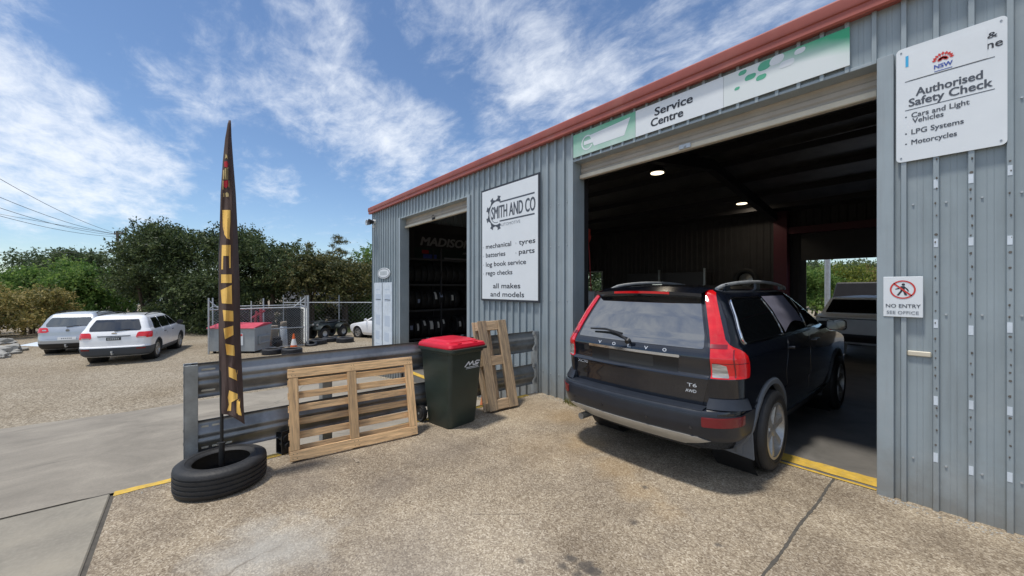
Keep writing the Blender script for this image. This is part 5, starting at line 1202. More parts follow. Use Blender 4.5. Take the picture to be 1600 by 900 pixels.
for v, h_ in ((.715, .062), (.585, .070), (.455, .068), (.325, .066), (.19, .070)): bd.append(('deck_board', .0, W_, v, v+h_, -.128, -.107))
bd += [('deck_board', .0, W_, .80, .87, -.128, -.107), ('deck_board', 0, W_, .05, .13, -.128, -.107)]
pallet('wooden_pallet', 'wide pale pine pallet with seven slats leaning against the guard rail', (-4.235, .755, .02), (-4.12, 2.03, .02), (-4.45, .742, .875), bd, M['wood'], M['wood_up'])
W_ = .60; H_ = 1.24
bd = [('upright', .06, .20, .0, H_, -.022, 0), ('upright', .40, .555, .0, H_, -.022, 0)]
for v in (.0, .60, 1.10): bd.append(('block', .205, .395, v+.005, v+.135, -.10, -.006))
for v in (.0, .60, 1.10): bd.append(('block', .06, .14, v+.01, v+.11, -.10, -.024)); bd.append(('block', .43, .52, v+.01, v+.11, -.10, -.024))
bd += [('back_board', .03, .13, .0, H_, -.122, -.102), ('back_board', .24, .32, .0, H_, -.122, -.102), ('back_board', .45, .55, .0, H_, -.122, -.102)]
pallet('narrow_pallet', 'narrow grey weathered pallet standing on end between the wheelie bin and the wall', (-4.19, 3.06, .03), (-4.17, 3.66, .03), (-4.50, 3.02, 1.23), bd, M['wood2_flat'], M['wood2'])

# ---------------------------------------------------------------- wheelie bin
t = thing('wheelie_bin', 'dark green wheelie bin with bright red lid between the two pallets', 'bin', (-4.29, 2.58, 0), math.radians(9))
b = B()
loft(b, [rrect(-.20, .215, .215, .0, .05), rrect(-.215, .225, .225, .02, .05), rrect(-.24, .25, .24, .30, .05), rrect(-.265, .275, .257, .60, .05), rrect(-.285, .295, .27, .86, .05), rrect(-.287, .297, .272, .90, .05), rrect(-.297, .31, .285, .905, .05), rrect(-.30, .318, .288, .935, .05)])
b.bb(.262, .292, -.255, -.225, .72, .88) if False else None
b.build('body', M['bin_green'], t, smooth=True, ang=30)
b = B(); loft(b, [rrect(-.31, .345, .300, .935, .05), rrect(-.315, .365, .305, .94, .05), rrect(-.315, .365, .305, .968, .05), rrect(-.305, .35, .295, .972, .05)])
b.build('rim', M['bin_green'], t, smooth=True, ang=30)
b = B(); loft(b, [rrect(-.315, .335, .300, .974, .05), rrect(-.32, .338, .302, .99, .05), rrect(-.312, .325, .292, 1.022, .06), rrect(-.27, .24, .25, 1.034, .06), rrect(-.265, .235, .245, 1.045, .06), rrect(-.22, .17, .20, 1.060, .06), rrect(-.215, .165, .195, 1.064, .06)])
for k in (-.16, .16): b.bb(-.36, -.29, k-.04, k+.04, .97, 1.03)
b.bb(.22, .31, -.16, -.10, 1.022, 1.036); b.bb(.22, .31, .10, .16, 1.022, 1.036)
b.build('lid', M['bin_red'], t, smooth=True, ang=30)
b = B(); b.tube([(-.30, -.2, .95), (-.36, -.2, .97), (-.36, .2, .97), (-.30, .2, .95)], .016); b.build('handle', M['bin_green'], t, smooth=True)
for sd in (-1, 1):
    b = B(); b.lathe([(.0, -.03), (.06, -.03), (.07, -.02), (.098, -.03), (.105, 0), (.098, .03), (.07, .02), (.06, .03), (0, .03)], 28, 'y', (-.30, sd*.255, .105)); b.build('wheel', M['black'], t, smooth=True, ang=30)
b = B(); b.cyl((-.30, -.29, .105), (-.30, .29, .105), .014); b.build('axle', M['galv'], t)
b = B()
fx = lambda z: .25+(z-.30)*.0833+.004
zq = .80
def stroke(b, pts, w_=.014):
    for (y0, z0), (y1, z1) in zip(pts, pts[1:]):
        d = Vector((0, y1-y0, z1-z0)).normalized(); n_ = Vector((0, -d.z, d.y))*w_/2
        P = [Vector((fx(z), y, z)) for y, z in ((y0, z0), (y1, z1))]
        b.add([P[0]+n_-d*.004, P[0]-n_-d*.004, P[1]-n_+d*.004, P[1]+n_+d*.004], [(0,1,2,3)])
stroke(b, [(-.03, .735), (.03, .79), (.045, .75), (.095, .79), (.105, .745), (.185, .745)], .017); stroke(b, [(.215, .785), (.165, .79), (.138, .775), (.150, .757), (.20, .76)], .014); stroke(b, [(-.005, .722), (.19, .722)], .008); stroke(b, [(-.01, .706), (.205, .706)], .005)
b.build('council_emblem', M['white_sign'], t)
b = B(); b.box((-.03, -.2635, .845), (.08, .002, .02)); b.build('label', M['white_old'], t)

# ---------------------------------------------------------------- tyre and feather flag
TC = Vector((-4.215, .225, 0))
t = lying_tyre('car_tyre', 'black car tyre lying flat on the slab with the flag pole standing in it', TC, .335, .205, .225, .4, None, 'rubber')
FZ = (TC-Vector((0, 0, 0))).dot(FWD)
t = thing('feather_flag', 'tall thin drooping brown flag with yellow letters on a black pole', 'flag', (TC.x, TC.y, 0))
base_px = 800+605*(TC.dot(RGT))/FZ
def fp(px, py, d=0.0):
    """the flag hangs in the vertical plane through its pole that faces the forecourt"""
    return Vector((0, 0, CAM_H))+ray(px-345+base_px, py)*(FZ+d)-Vector((TC.x, TC.y, 0))
pole_px = [(345, 725), (345, 640), (343, 560), (342, 470), (342, 400), (344, 340), (346, 290), (348.5, 250), (351.5, 215), (355, 192), (357.5, 187)]
b = B(); b.tube([fp(x, y, .012) for x, y in pole_px], [.013, .013, .012, .011, .010, .009, .008, .007, .005, .004, .003], 10)
b.cyl(fp(345, 725), fp(345, 690), .022); b.tube([fp(338, 692), fp(351, 690)], .008)
b.build('pole', M['black'], t, smooth=True)
LEFT = [(187, 356), (215, 350.5), (250, 347), (300, 343.5), (350, 342), (400, 341), (450, 341), (500, 341), (550, 341.5), (600, 342), (635, 342), (662, 343)]
RIGHT = [(187, 359), (215, 360), (250, 362.5), (300, 366.5), (350, 369), (400, 371), (450, 373), (500, 373.5), (550, 375), (600, 377.5), (635, 379), (662, 380.5)]
FOLD = [(187, .8), (250, .72), (300, .72), (400, .72), (500, .68), (560, .70), (610, .80), (640, .88), (662, .95)]
def interp(tab, y): return float(np.interp(y, [q[0] for q in tab], [q[1] for q in tab]))
def fdepth(s_, y):
    """hang of the cloth: towards the viewer at the pole, folded back past the crease"""
    f = interp(FOLD, y); rip = .014*math.sin(y*.021+s_*5)+.008*math.sin(y*.055+s_*9)+.010*math.sin(s_*17+y*.012)*min(1, (y-187)/200)
    amp = min(1, (y-187)/60)
    return amp*((.0 -.035*math.sin(PI*min(s_/f, 1))) if s_ < f else .16*(s_-f)/(1-f+1e-3)*(.5+.5*min(1, (y-187)/200)))+rip*amp
def fs(px, py, off=0.0):
    l, r = interp(LEFT, py), interp(RIGHT, py); s_ = (px-l)/(r-l); return fp(px, py, fdepth(s_, py)-off)
b = B(); G = []
for y in np.linspace(187, 662, 90):
    l, r = interp(LEFT, y), interp(RIGHT, y); f = interp(FOLD, y); ss = list(np.linspace(0, f, 11))+list(np.linspace(f, 1, 7))[1:]
    row = []
    for s_ in ss:
        yy = y
        if y > 640: yy = 640+(y-640)*(.28 + 1.0*max(0, s_-.25)**1.2 * 1.0)
        row.append(fp(l+(r-l)*s_, yy, fdepth(s_, y)))
    G.append(row)
b.grid(G); cl = b.build('cloth', M['brown_cloth'], t, smooth=True)
so_ = cl.modifiers.new('thick', 'SOLIDIFY'); so_.thickness = .002
def flag_print(name, polys, m, ox, oy, sc):
    for poly in polys:
        b = B(); P = [(ox+x/sc, oy+y/sc) for x, y in poly]
        # cut into short bands so that the print follows the cloth
        bm = bmesh.new(); vs = [bm.verts.new((x, y, 0)) for x, y in P]; bm.faces.new(vs); bmesh.ops.triangulate(bm, faces=bm.faces[:])
        ys_ = [p[1] for p in P]
        for yc in np.arange(min(ys_)+4, max(ys_), 4): bmesh.ops.bisect_plane(bm, geom=bm.verts[:]+bm.edges[:]+bm.faces[:], plane_co=(0, yc, 0), plane_no=(0, 1, 0))
        xs_ = [p[0] for p in P]
        for xc in np.arange(min(xs_)+2.5, max(xs_), 2.5): bmesh.ops.bisect_plane(bm, geom=bm.verts[:]+bm.edges[:]+bm.faces[:], plane_co=(xc, 0, 0), plane_no=(1, 0, 0))
        bm.verts.index_update(); b.add([fs(v.co.x, v.co.y, .007) for v in bm.verts], [tuple(v.index for v in f.verts) for f in bm.faces]); bm.free()
        b.build(name, m, cl)
flag_print('letter', [[(72,122),(128,122),(128,205),(100,200),(104,280),(122,300),(126,330),(105,322),(86,295),(75,240)],
  [(68,368),(130,368),(130,530),(120,530),(118,445),(78,445),(76,540),(64,540)], [(63,575),(137,575),(137,635),(63,635)], [(60,685),(137,650),(140,783),(68,778)]], M['yellow_print'], 330, 300, 4.5)
flag_print('letter', [[(74,15),(148,22),(150,95),(82,92)], [(80,145),(148,125),(150,190),(90,222)], [(92,252),(155,265),(160,338),(102,330)], [(115,415),(178,440),(178,513),(118,485)],
  [(120,580),(178,605),(178,640),(135,665),(132,725),(105,725),(118,680),(110,630)], [(172,655),(203,625),(212,760),(203,758),(198,700),(185,752),(172,738)]], M['yellow_print'], 330, 480, 4.5)
flag_print('red_motif', [[(120,460),(150,455),(166,490),(150,520),(122,512)], [(116,655),(158,645),(164,700),(140,728),(116,712)]], M['red_print'], 330, 180, 6.43)
flag_print('cream_motif', [[(135,380),(150,400),(158,440),(146,420),(130,430)], [(108,545),(122,540),(122,640),(108,636)], [(126,530),(142,525),(142,570),(132,580),(144,640),(134,640),(126,600)], [(148,520),(164,518),(164,528),(160,530),(160,640),(153,640),(153,532),(148,530)], [(104,650),(113,650),(113,740),(104,740)], [(164,650),(172,650),(172,720),(165,720)], [(112,775),(122,775),(122,815),(112,815)], [(132,780),(150,765),(168,785),(166,812),(140,815)]], M['cream_print'], 330, 180, 6.43)
# flat steel foot of the flag pole sticking out from under the tyre
a = at(275, 775, .012); e = at(300, 758, .012)
tF = thing('steel_bar', 'short flat steel bar sticking out from under the flag tyre', 'bar', (a.x, a.y, 0))
b = B(); d = (e-a).normalized(); n_ = Vector((-d.y, d.x, 0))*.02
b.add([a+n_, a-n_, a+d*.4-n_, a+d*.4+n_], [(0,1,2,3)]); P = b.v; b2 = B(); b2.prism([(0,0),(1,0),(1,1),(0,1)], lambda u, v: (a+d*.24*u+n_*(2*v-1)-Vector((a.x, a.y, 0))), (0, 0, -.008)); b2.build('bar', M['galv_light'], tF)

# ---------------------------------------------------------------- small things on the forecourt
def small_bracket(name, label, px, py, sc):
    p = at(px, py, 0); t = thing(name, label, 'bracket', (p.x-.12, p.y, 0), .3)
    b = B(); b.bb(-.06, .06, -.05, .05, 0, .012); b.bb(-.06, -.045, -.05, .05, 0, .30*sc); b.bb(.045, .06, -.05, .05, 0, .30*sc); b.cyl((-.07, 0, .2*sc), (.07, 0, .2*sc), .04); b.cyl((-.09, 0, .09), (.09, 0, .09), .03); b.build('bracket', M['black'], t, bevel=.004)
small_bracket('steel_bracket', 'black steel bracket on the ground at the near end of the wide pallet', 447, 712, .8)
small_bracket('steel_bracket', 'black steel bracket between the wide pallet and the wheelie bin', 657, 655, .8)
t = thing('orange_barrier', 'orange plastic barrier piece half hidden behind the narrow pallet', 'barrier', (-4.86, 3.55, -.45))
b = B(); b.lathe([(0, .62), (.05, .62), (.16, .06), (.22, .05), (.22, 0), (0, 0)], 16); b.build('cone_body', M['orange'], t, smooth=True)
b = B()   # tufts of weed at the wall foot
for k in range(150):
    x = -3.85+random.gauss(.09, .10); y = WY-.05-abs(random.gauss(0, .05)); h_ = random.uniform(.03, .11); a = random.uniform(0, 6.28); l = random.uniform(.02, .06); w_ = .006
    if x > -3.62: continue
    b.add([(x-w_*math.sin(a), y+w_*math.cos(a), .0), (x+w_*math.sin(a), y-w_*math.cos(a), .0), (x+l*math.cos(a), y+l*math.sin(a), h_)], [(0,1,2)])
o = b.build('weeds', M['weed']); tag(o, kind='stuff', label='dry yellow-green weeds at the foot of the wall by the big door')
for px, py in ((551, 716), (600, 706)):
    p = at(px, py, .004); b = B(); b.grid([[(p.x+.05*i+.01*j, p.y+.018*j, .004+.006*((i+j) % 2)) for i in range(3)] for j in range(3)])
    if px == 551: tag(b.build('fallen_leaf', M['tan']), 'single dry pale leaf lying on the slab before the wide pallet', 'leaf')

# ---------------------------------------------------------------- gravel lot: skip bin, cage, tyres, cone, quad bike
def lot(px, py, dz=0): return at(px, py, LOT+dz)
A = lot(325, 552); Bq = lot(402, 552)
u = (Bq-A); u.z = 0; L_ = 1.88; ang = math.atan2(u.y, u.x)
t = thing('skip_bin', 'grey steel waste skip with faded red lids in front of the cage', 'skip', A, ang)
b = B(); b.add([(0,0,.1),(L_,0,.1),(L_,.95,.1),(0,.95,.1),(0,0,1.02),(L_,0,1.02),(L_,1.1,1.12),(0,1.1,1.12)], [(0,3,2,1),(4,5,6,7),(0,1,5,4),(1,2,6,5),(2,3,7,6),(3,0,4,7)])
b.bb(-.03, L_+.03, -.03, .02, .98, 1.04); b.bb(L_, L_+.06, .2, .9, .62, .70); b.bb(L_, L_+.06, .2, .9, .36, .44); b.bb(L_, L_+.07, .2, .28, .36, .70); b.bb(-.06, 0, .2, .9, .6, .7)
b.build('body', M['skip_grey'], t, bevel=.008)
for i in range(2):
    b = B(); x0 = -.03+i*(L_/2+.03); x1 = x0+L_/2
    b.add([(x0,-.06,1.05),(x1,-.06,1.05),(x1,.65,1.20),(x0,.65,1.20),(x1,1.12,1.17),(x0,1.12,1.17),(x0,-.06,1.02),(x1,-.06,1.02),(x1,1.12,1.13),(x0,1.12,1.13)], [(0,1,2,3),(3,2,4,5),(0,6,7,1),(1,7,8,4,2),(5,9,6,0,3),(4,8,9,5)]); b.build('lid', M['skip_red'], t, bevel=.01)
b = B(); b.bb(L_*.60, L_*.76, -.035, -.004, .35, .82); lb = b.build('notice', M['white_sign'], t)
b = B(); b.bb(L_*.61, L_*.75, -.038, -.034, .72, .80); b.build('red_heading', M['sign_red'], lb)
b = B()
for x in (.15, L_-.2):
    for y in (.15, .95): b.cyl((x-.02, y, .06), (x+.03, y, .06), .06, n=14)
b.build_each('castor', M['black'], t)

def mesh_panel(b, P0, u, w_, z0, z1, s_=.075, r=.0035):
    """chain link: two families of slanting wires"""
    h = z1-z0; k = -h
    while k < w_:
        for d in (1, -1):
            a0 = max(0, k); a1 = min(w_, k+h)
            if a1-a0 < .02: continue
            za, zb = (z0+(a0-k), z0+(a1-k)) if d > 0 else (z1-(a0-k), z1-(a1-k))
            p, q = P0+u*a0, P0+u*a1; b.cyl((p.x, p.y, za), (q.x, q.y, zb), r, n=3, caps=False)
        k += s_*1.414
A = lot(326, 553, 0); E = lot(481, 541, 0); A.z = E.z = 0
A = A+FWD*1.0*0; u = (E-A); w_ = u.length; u.normalize(); nrm_ = Vector((-u.y, u.x, 0)); nrm_ = nrm_ if nrm_.dot(FWD) > 0 else -nrm_
Ac = A+nrm_*1.5 - u*.2
Ac = A+FWD*.55*0+nrm_*.02
t = thing('wire_cage', 'galvanised pipe and chain-link cage gate behind the skip on the gravel lot', 'cage', (Ac.x, Ac.y, LOT))
def pipe(name, p, q, r, m='galv_light'):
    b = B(); b.cyl(p, q, r, n=10); return b.build(name, M[m], t, smooth=True)
def cp(f, z, d=0): p = Ac+u*(w_*f)+nrm_*d; return Vector((p.x, p.y, LOT+z))
back = 2.6
P_ = lambda f, z, d=0: cp(f, z, d)
for f, d in ((0, 0), (.985, 0), (1.0, .0)):
    pass
for f, h_ in ((0, 2.25), (.55, 2.15), (.972, 2.30), (1.0, 2.32)): pipe('post', P_(f, 0, .0 if f != .55 else back), P_(f, h_, 0 if f != .55 else back), .03 if f < 1 else .05)
for f in (0, 1.0): pipe('post', P_(f, 0, back), P_(f, 2.2, back), .03)
pipe('rail', P_(0, 1.78), P_(.972, 1.80), .026); pipe('rail', P_(.50, .88), P_(.972, .90), .022); pipe('rail', P_(.50, .10), P_(.972, .10), .022)
pipe('rail', P_(0, 1.80, back), P_(1, 1.80, back), .022); pipe('rail', P_(0, 1.8, 0), P_(0, 1.8, back), .022); pipe('rail', P_(1, 1.8, 0), P_(1, 1.8, back), .022)
pipe('brace', P_(0, 2.15), P_(.10, 1.80), .02); pipe('brace', P_(.972, 2.22), P_(.84, 1.80), .02); pipe('upright', P_(.40, .9, .02), P_(.40, 2.1, .02), .022)
b = B(); mesh_panel(b, Ac+u*(w_*.50), u, w_*.47, LOT+.1, LOT+1.8, .07); b.build('chain_mesh', M['galv'], t)
b = B(); mesh_panel(b, Ac, u, w_*.50, LOT+1.0, LOT+1.8, .07); b.build('chain_mesh', M['galv'], t)
b = B(); mesh_panel(b, Ac+nrm_*back, u, w_, LOT+.05, LOT+1.8, .10); b.build('chain_mesh', M['galv'], t)
b = B(); mesh_panel(b, Ac+u*w_, nrm_, back, LOT+.05, LOT+1.8, .09); b.build('chain_mesh', M['galv'], t)
b = B(); q = [P_(.78, .05, .03), P_(.955, .05, .03), P_(.955, 1.74, .03), P_(.76, 1.74, .03)]; b.add(q+[v+nrm_*.01 for v in q], [(0,1,2,3),(7,6,5,4),(0,4,5,1),(1,5,6,2),(2,6,7,3),(3,7,4,0)])
sc = bpy.data.materials.new('dark_shade_mesh'); sc.use_nodes = True; tt = sc.node_tree; bs = tt.nodes['Principled BSDF']; bs.inputs['Base Color'].default_value = (.03,.034,.038,1); bs.inputs['Alpha'].default_value = .72
b.build('shade_mesh', sc, t)
home(t)
# things in and before the cage
t = thing('engine_hoist', 'faded red steel engine hoist leaning inside the wire cage', 'hoist', cp(.52, 0, 1.2), ang)
b = B(); b.tube([(0, 0, 0), (-.12, .1, 1.72)], .06, 8); b.tube([(-.45, 0, 0), (-.30, .1, 1.6)], .05, 8); b.tube([(-.5, .1, 1.3), (.05, .1, 1.62)], .05, 8); b.tube([(-.6, 0, .06), (.3, 0, .06)], .06, 8); b.build('hoist_frame', M['red_steel'], t, smooth=True)
t = thing('tan_barrel', 'tan upright drum standing inside the wire cage', 'drum', cp(.64, 0, 1.0))
b = B(); b.lathe([(0, 0), (.19, 0), (.20, .3), (.19, .31), (.2, .32), (.2, .62), (.19, .63), (.2, .64), (.19, .95), (0, .95)], 20); b.build('drum', M['tan'], t, smooth=True)
t = thing('white_drum', 'white plastic drum with a lid inside the wire cage', 'drum', cp(.76, 0, 1.0))
b = B(); b.lathe([(0, 0), (.20, 0), (.21, .6), (.16, .85), (.15, .9), (.0, .9)], 20); b.build('drum', M['white_old'], t, smooth=True)
b = B(); b.lathe([(0, 1.12), (.15, 1.1), (.17, .98), (.14, .905), (0, .905)], 16); b.build('lid', M['tan'], t, smooth=True)
t = thing('scrap_motor', 'black oily engine block on the ground inside the cage', 'engine', cp(.66, 0, .35))
b = B(); b.bb(-.3, .3, -.2, .2, .1, .35); b.bb(-.2, .2, -.15, .15, .35, .5); b.cyl((-.4, 0, .2), (-.3, 0, .2), .15, n=14); b.cyl((.3, 0, .2), (.42, 0, .2), .1, n=14); b.bb(-.35, .35, -.25, -.2, .05, .12); b.build('engine', M['black'], t, bevel=.01)
pc = lot(459, 546)
t = thing('traffic_cone', 'orange traffic cone with white band behind two flat tyres', 'cone', pc)
b = B(); b.bb(-.19, .19, -.19, .19, 0, .04); b.build('base', M['cone_orange'], t, bevel=.01)
b = B(); b.lathe([(.15, .04), (.118, .22)], 24); b.lathe([(.066, .48), (.028, .70), (0, .70)], 24); b.build('cone', M['cone_orange'], t, smooth=True)
b = B(); b.lathe([(.118, .22), (.066, .48)], 24); b.build('white_band', M['cone_white'], t, smooth=True)
G_ = 'old tyres lying on the gravel lot'
p1_ = lot(417, 555); p2_ = lot(449, 555)
lying_tyre('discarded_tyre', 'old tyre lying flat against the skip, next to the traffic cone pair', p1_+FWD*.33, .36, .21, .24, .3, G_)
lying_tyre('discarded_tyre', 'old tyre lying flat directly in front of the orange traffic cone', p2_+FWD*.33, .37, .21, .25, 1.3, G_)
lying_tyre('discarded_tyre', 'old tyre lying flat by the cage corner post', lot(492, 539)+FWD*.3, .38, .21, .25, .7, G_)
lying_tyre('discarded_tyre', 'old tyre lying flat under the nose of the quad bike', lot(511, 535)+FWD*.3, .36, .2, .24, .2, G_)
lying_tyre('discarded_tyre', 'old tyre lying alone between quad bike and white hatchback', lot(535, 536)+FWD*.3, .40, .22, .26, .9, G_)
lying_tyre('discarded_tyre', 'small old tyre heaped in front of the cage corner', lot(484, 541)+FWD*.1, .26, .15, .2, .9, G_, tilt=(.3, .2))
# quad bike
pq = lot(505, 528); t = thing('quad_bike', 'dark green quad bike with black racks facing the forecourt', 'quad bike', pq+FWD*.45, YAW+math.radians(158))
for x in (-.42, .42):
    for y in (.62, -.62):
        b = B(); b.lathe([(.14, -.10), (.24, -.12), (.29, -.09), (.30, 0), (.29, .09), (.24, .12), (.14, .10), (.10, .02), (0, .02)], 24, 'x', (0, 0, 0)); w2 = b.build('wheel', M['rubber'], t, smooth=True); w2.location = (x, y, .30)
        b = B(); b.lathe([(.0, .06 if x > 0 else -.06), (.12, .08 if x > 0 else -.08), (.14, .10 if x > 0 else -.10)], 18, 'x'); b.build('rim', M['galv_light'], w2, smooth=True)
b = B(); loft(b, [rrect(-.75, -.7, .12, .0), rrect(-.75, -.7, .12, .01)]) if False else None
b.v = []; b.f = []; b.mi = []
b.add([(-.20,-.8,.45),(.20,-.8,.45),(.24,.75,.45),(-.24,.75,.45),(-.16,-.7,.80),(.16,-.7,.80),(.15,.1,.78),(-.15,.1,.78),(.22,.70,.86),(-.22,.70,.86),(.2,.35,.95),(-.2,.35,.95)], [(0,3,2,1),(4,5,6,7),(0,1,5,4),(1,2,8,10,6,5),(3,0,4,7,11,9),(2,3,9,8),(8,9,11,10),(7,6,10,11)])
b.build('body', M['dark_olive'], t, bevel=.02)
for x in (-.42, .42):
    for y in (.62, -.62):
        b = B(); b.grid([[(x+sx_, y+.40*math.cos(a), .36+.40*math.sin(a)) for sx_ in (-.19, -.16, .16, .19)] for a in np.linspace(.35, PI-.35, 10)]); f_ = b.build('fender', M['dark_olive'], t, smooth=True); f_.modifiers.new('thick', 'SOLIDIFY').thickness = .02
for y, z in ((.62, .90), (-.68, .88)):
    b = B()
    for k in range(5): b.tube([(-.40+k*.2, y-.22, z), (-.40+k*.2, y+.22, z)], .012, 6)
    b.tube([(-.45, y-.22, z), (.45, y-.22, z), (.45, y+.22, z+.02), (-.45, y+.22, z+.02), (-.45, y-.22, z)], .014, 6); b.build('rack', M['black'], t)
b = B(); b.tube([(-.38, .22, 1.08), (-.2, .30, 1.05), (0, .35, .95), (.2, .30, 1.05), (.38, .22, 1.08)], .018, 8); b.build('handlebar', M['black'], t)
b = B(); b.bb(-.17, .17, -.55, .05, .80, .87); b.build('seat', M['black'], t, bevel=.03)
for x in (-.16, .16):
    b = B(); b.cyl((x, .74, .74), (x, .78, .74), .06, n=14); b.build('headlight', M['lens_white'], t)
b = B(); b.tube([(-.3, .85, .45), (-.3, .88, .7), (.3, .88, .7), (.3, .85, .45)], .018, 6); b.build('bumper', M['black'], t)
# boundary chain fence
t = thing('boundary_fence', 'long chain-link fence with thin posts in front of the trees', 'fence', lot(538, 521))
f0 = lot(470, 521); f1 = lot(580, 521); f0.z = f1.z = 0; du = (f1-f0).normalized(); f0 = f0-du*1.0; LF = 15
b = B(); mesh_panel(b, f0, du, LF, LOT+.05, LOT+1.8, .16, .0028); b.build('chain_mesh', M['galv'], t)
for k in range(5):
    p = f0+du*(k*3.2); b = B(); b.cyl((p.x, p.y, LOT), (p.x, p.y, LOT+2.25), .03, n=8); b.build('post', M['galv'], t)
for z in (1.82,):
    b = B(); b.cyl((f0.x, f0.y, LOT+z), ((f0+du*LF).x, (f0+du*LF).y, LOT+z), .022, n=8); b.build('rail', M['galv_light'], t)
home(t)

# rocks and dumped sheets at the far left
rl_ = ['large pale rock at the edge of the gravel beside the bronze shrub', 'low flat rock half out of view below the bronze shrub', 'small pale rock in front of the large one', 'grey rock on the leaf litter under the bronze shrub']
for i, (px, py, r_) in enumerate(((14, 549, .55), (-6, 555, .5), (6, 558, .25), (-2, 538, .5))):
    bm = bmesh.new(); bmesh.ops.create_icosphere(bm, subdivisions=3, radius=r_)
    for v in bm.verts:
        n_ = v.co.normalized(); k = 1+.22*math.sin(n_.x*5+i)+.18*math.sin(n_.y*7+2*i)+.12*math.sin(n_.z*9); v.co = Vector((v.co.x*1.2, v.co.y*.7, v.co.z*.42))*k
    me = bpy.data.meshes.new('rock'); bm.to_mesh(me); bm.free(); o = link('rock', me, M['rock']); o.location = lot(px, py)+Vector((0, 0, .05)); o.rotation_euler = (0, 0, i*1.3+.5); tag(o, rl_[i], 'rock', 'rocks at the lot edge')
p = lot(52, 541); t = thing('dumped_sheet', 'pale blue-white sheet lying on the ground under the bronze shrub', 'sheet', p, YAW)
b = B(); b.add([(-.9, 0, .02), (.55, -.1, .03), (.7, .9, .22), (-.7, .9, .14), (-.9, 0, 0), (.55, -.1, 0), (.7, .9, 0), (-.7, .9, 0)], [(0,1,2,3),(7,6,5,4),(0,4,5,1),(1,5,6,2),(2,6,7,3),(3,7,4,0)]); b.build('sheet', M['white_old'], t)

b = B(); rg = random.Random(12)
for k in range(420):
    if k < 230: x = rg.uniform(-4.5, -3.85) if k < 60 else rg.uniform(-.5, .6); y = WY-.05-abs(rg.gauss(0, .06))
    else: x = -4.53+abs(rg.gauss(0, .05)); y = rg.uniform(-.4, 4.3)
    s_ = rg.uniform(.003, .010); a = rg.uniform(0, 6.28); c_, n_ = math.cos(a)*s_, math.sin(a)*s_
    b.add([(x+c_, y+n_, .001), (x-n_, y+c_*.7, .001), (x-c_*.8, y-n_, .001), (x+n_, y-c_, .001), (x, y, s_*.8)], [(0,1,4),(1,2,4),(2,3,4),(3,0,4)])
tag(b.build('grit', M['rock']), 'loose grit along the wall foot and the slab edge', kind='stuff')
# ---------------------------------------------------------------- inside the workshop
# tyre racks along the end wall of the small bay
FL = -.55
t = thing('tyre_rack', 'dark steel rack of four shelves along the end wall inside the small bay', 'rack', (-11.4, 6.9, FL))
for z in (.08, .98, 1.80, 2.62):
    b = B(); b.bb(-11.86, -11.80, 4.9, 9.4, z-.03, z+.03); b.bb(-11.33, -11.28, 4.9, 9.4, z-.03, z+.03); b.bb(-11.8, -11.33, 4.9, 9.4, z-.012, z+.0); b.build('shelf', M['shelf'], t)
for y in (4.9, 6.4, 7.9, 9.4):
    for x in (-11.85, -11.3): b = B(); b.bb(x-.03, x+.03, y-.025, y+.025, FL, 3.0); b.build('upright', M['shelf'], t)
b = B()
for y in (5.9, 7.2, 8.3): b.bb(-11.278, -11.272, y-.05, y+.05, .06, .10)
b.build_each('price_tag', M['white_sign'], t)
home(t)
proto = None; R2 = random.Random(3)
rowlab = {0: 'black tyre on the floor-level shelf of the rack in the small bay', 1: 'black tyre on the low shelf of the rack in the small bay', 2: 'black tyre on the middle shelf of the rack in the small bay', 3: 'black tyre on the top shelf of the rack in the small bay'}
for lv, z in ((0, -.53), (1, .11), (2, 1.01), (3, 1.83)):
    y = 5.02
    while y < 9.2:
        wd = R2.choice((.19, .21, .23)); r_ = R2.uniform(.305, .33)
        if lv == 0: r_ = .29
        if R2.random() < .06: y += wd; continue
        if proto is None:
            proto = tyre_mesh('rack_tyre', .32, .20, .205, M['rubber'], None, 'y', (0, 0, 0), n=36); o = proto
        else: o = proto.copy(); COL.objects.link(o)
        s_ = r_/.32; o.scale = (s_, wd/.215, s_); o.location = (-11.56+R2.uniform(-.02, .02), y+wd/2, z+r_)
        tag(o, rowlab[lv], 'tyre', 'tyres on the rack, shelf %d' % (lv+1) if False else ['tyres on the floor-level shelf', 'tyres on the low shelf', 'tyres on the middle shelf', 'tyres on the top shelf'][lv])
        if lv in (1, 2) and R2.random() < (.72 if lv == 1 else .4):
            hq = R2.uniform(.13, .30); lw = R2.uniform(.03, .055); b = B(); a0 = R2.uniform(-.35, .35); G = []
            for k in range(7):
                a = a0+hq/.34*k/6; rr = .326; G.append([(rr*math.cos(a), dy, rr*math.sin(a)) for dy in (-lw, lw)])
            b.grid(G); b.build('paper_label', M['label_white'] if R2.random() < .65 else M['label_blue'], o)
        y += wd+.012
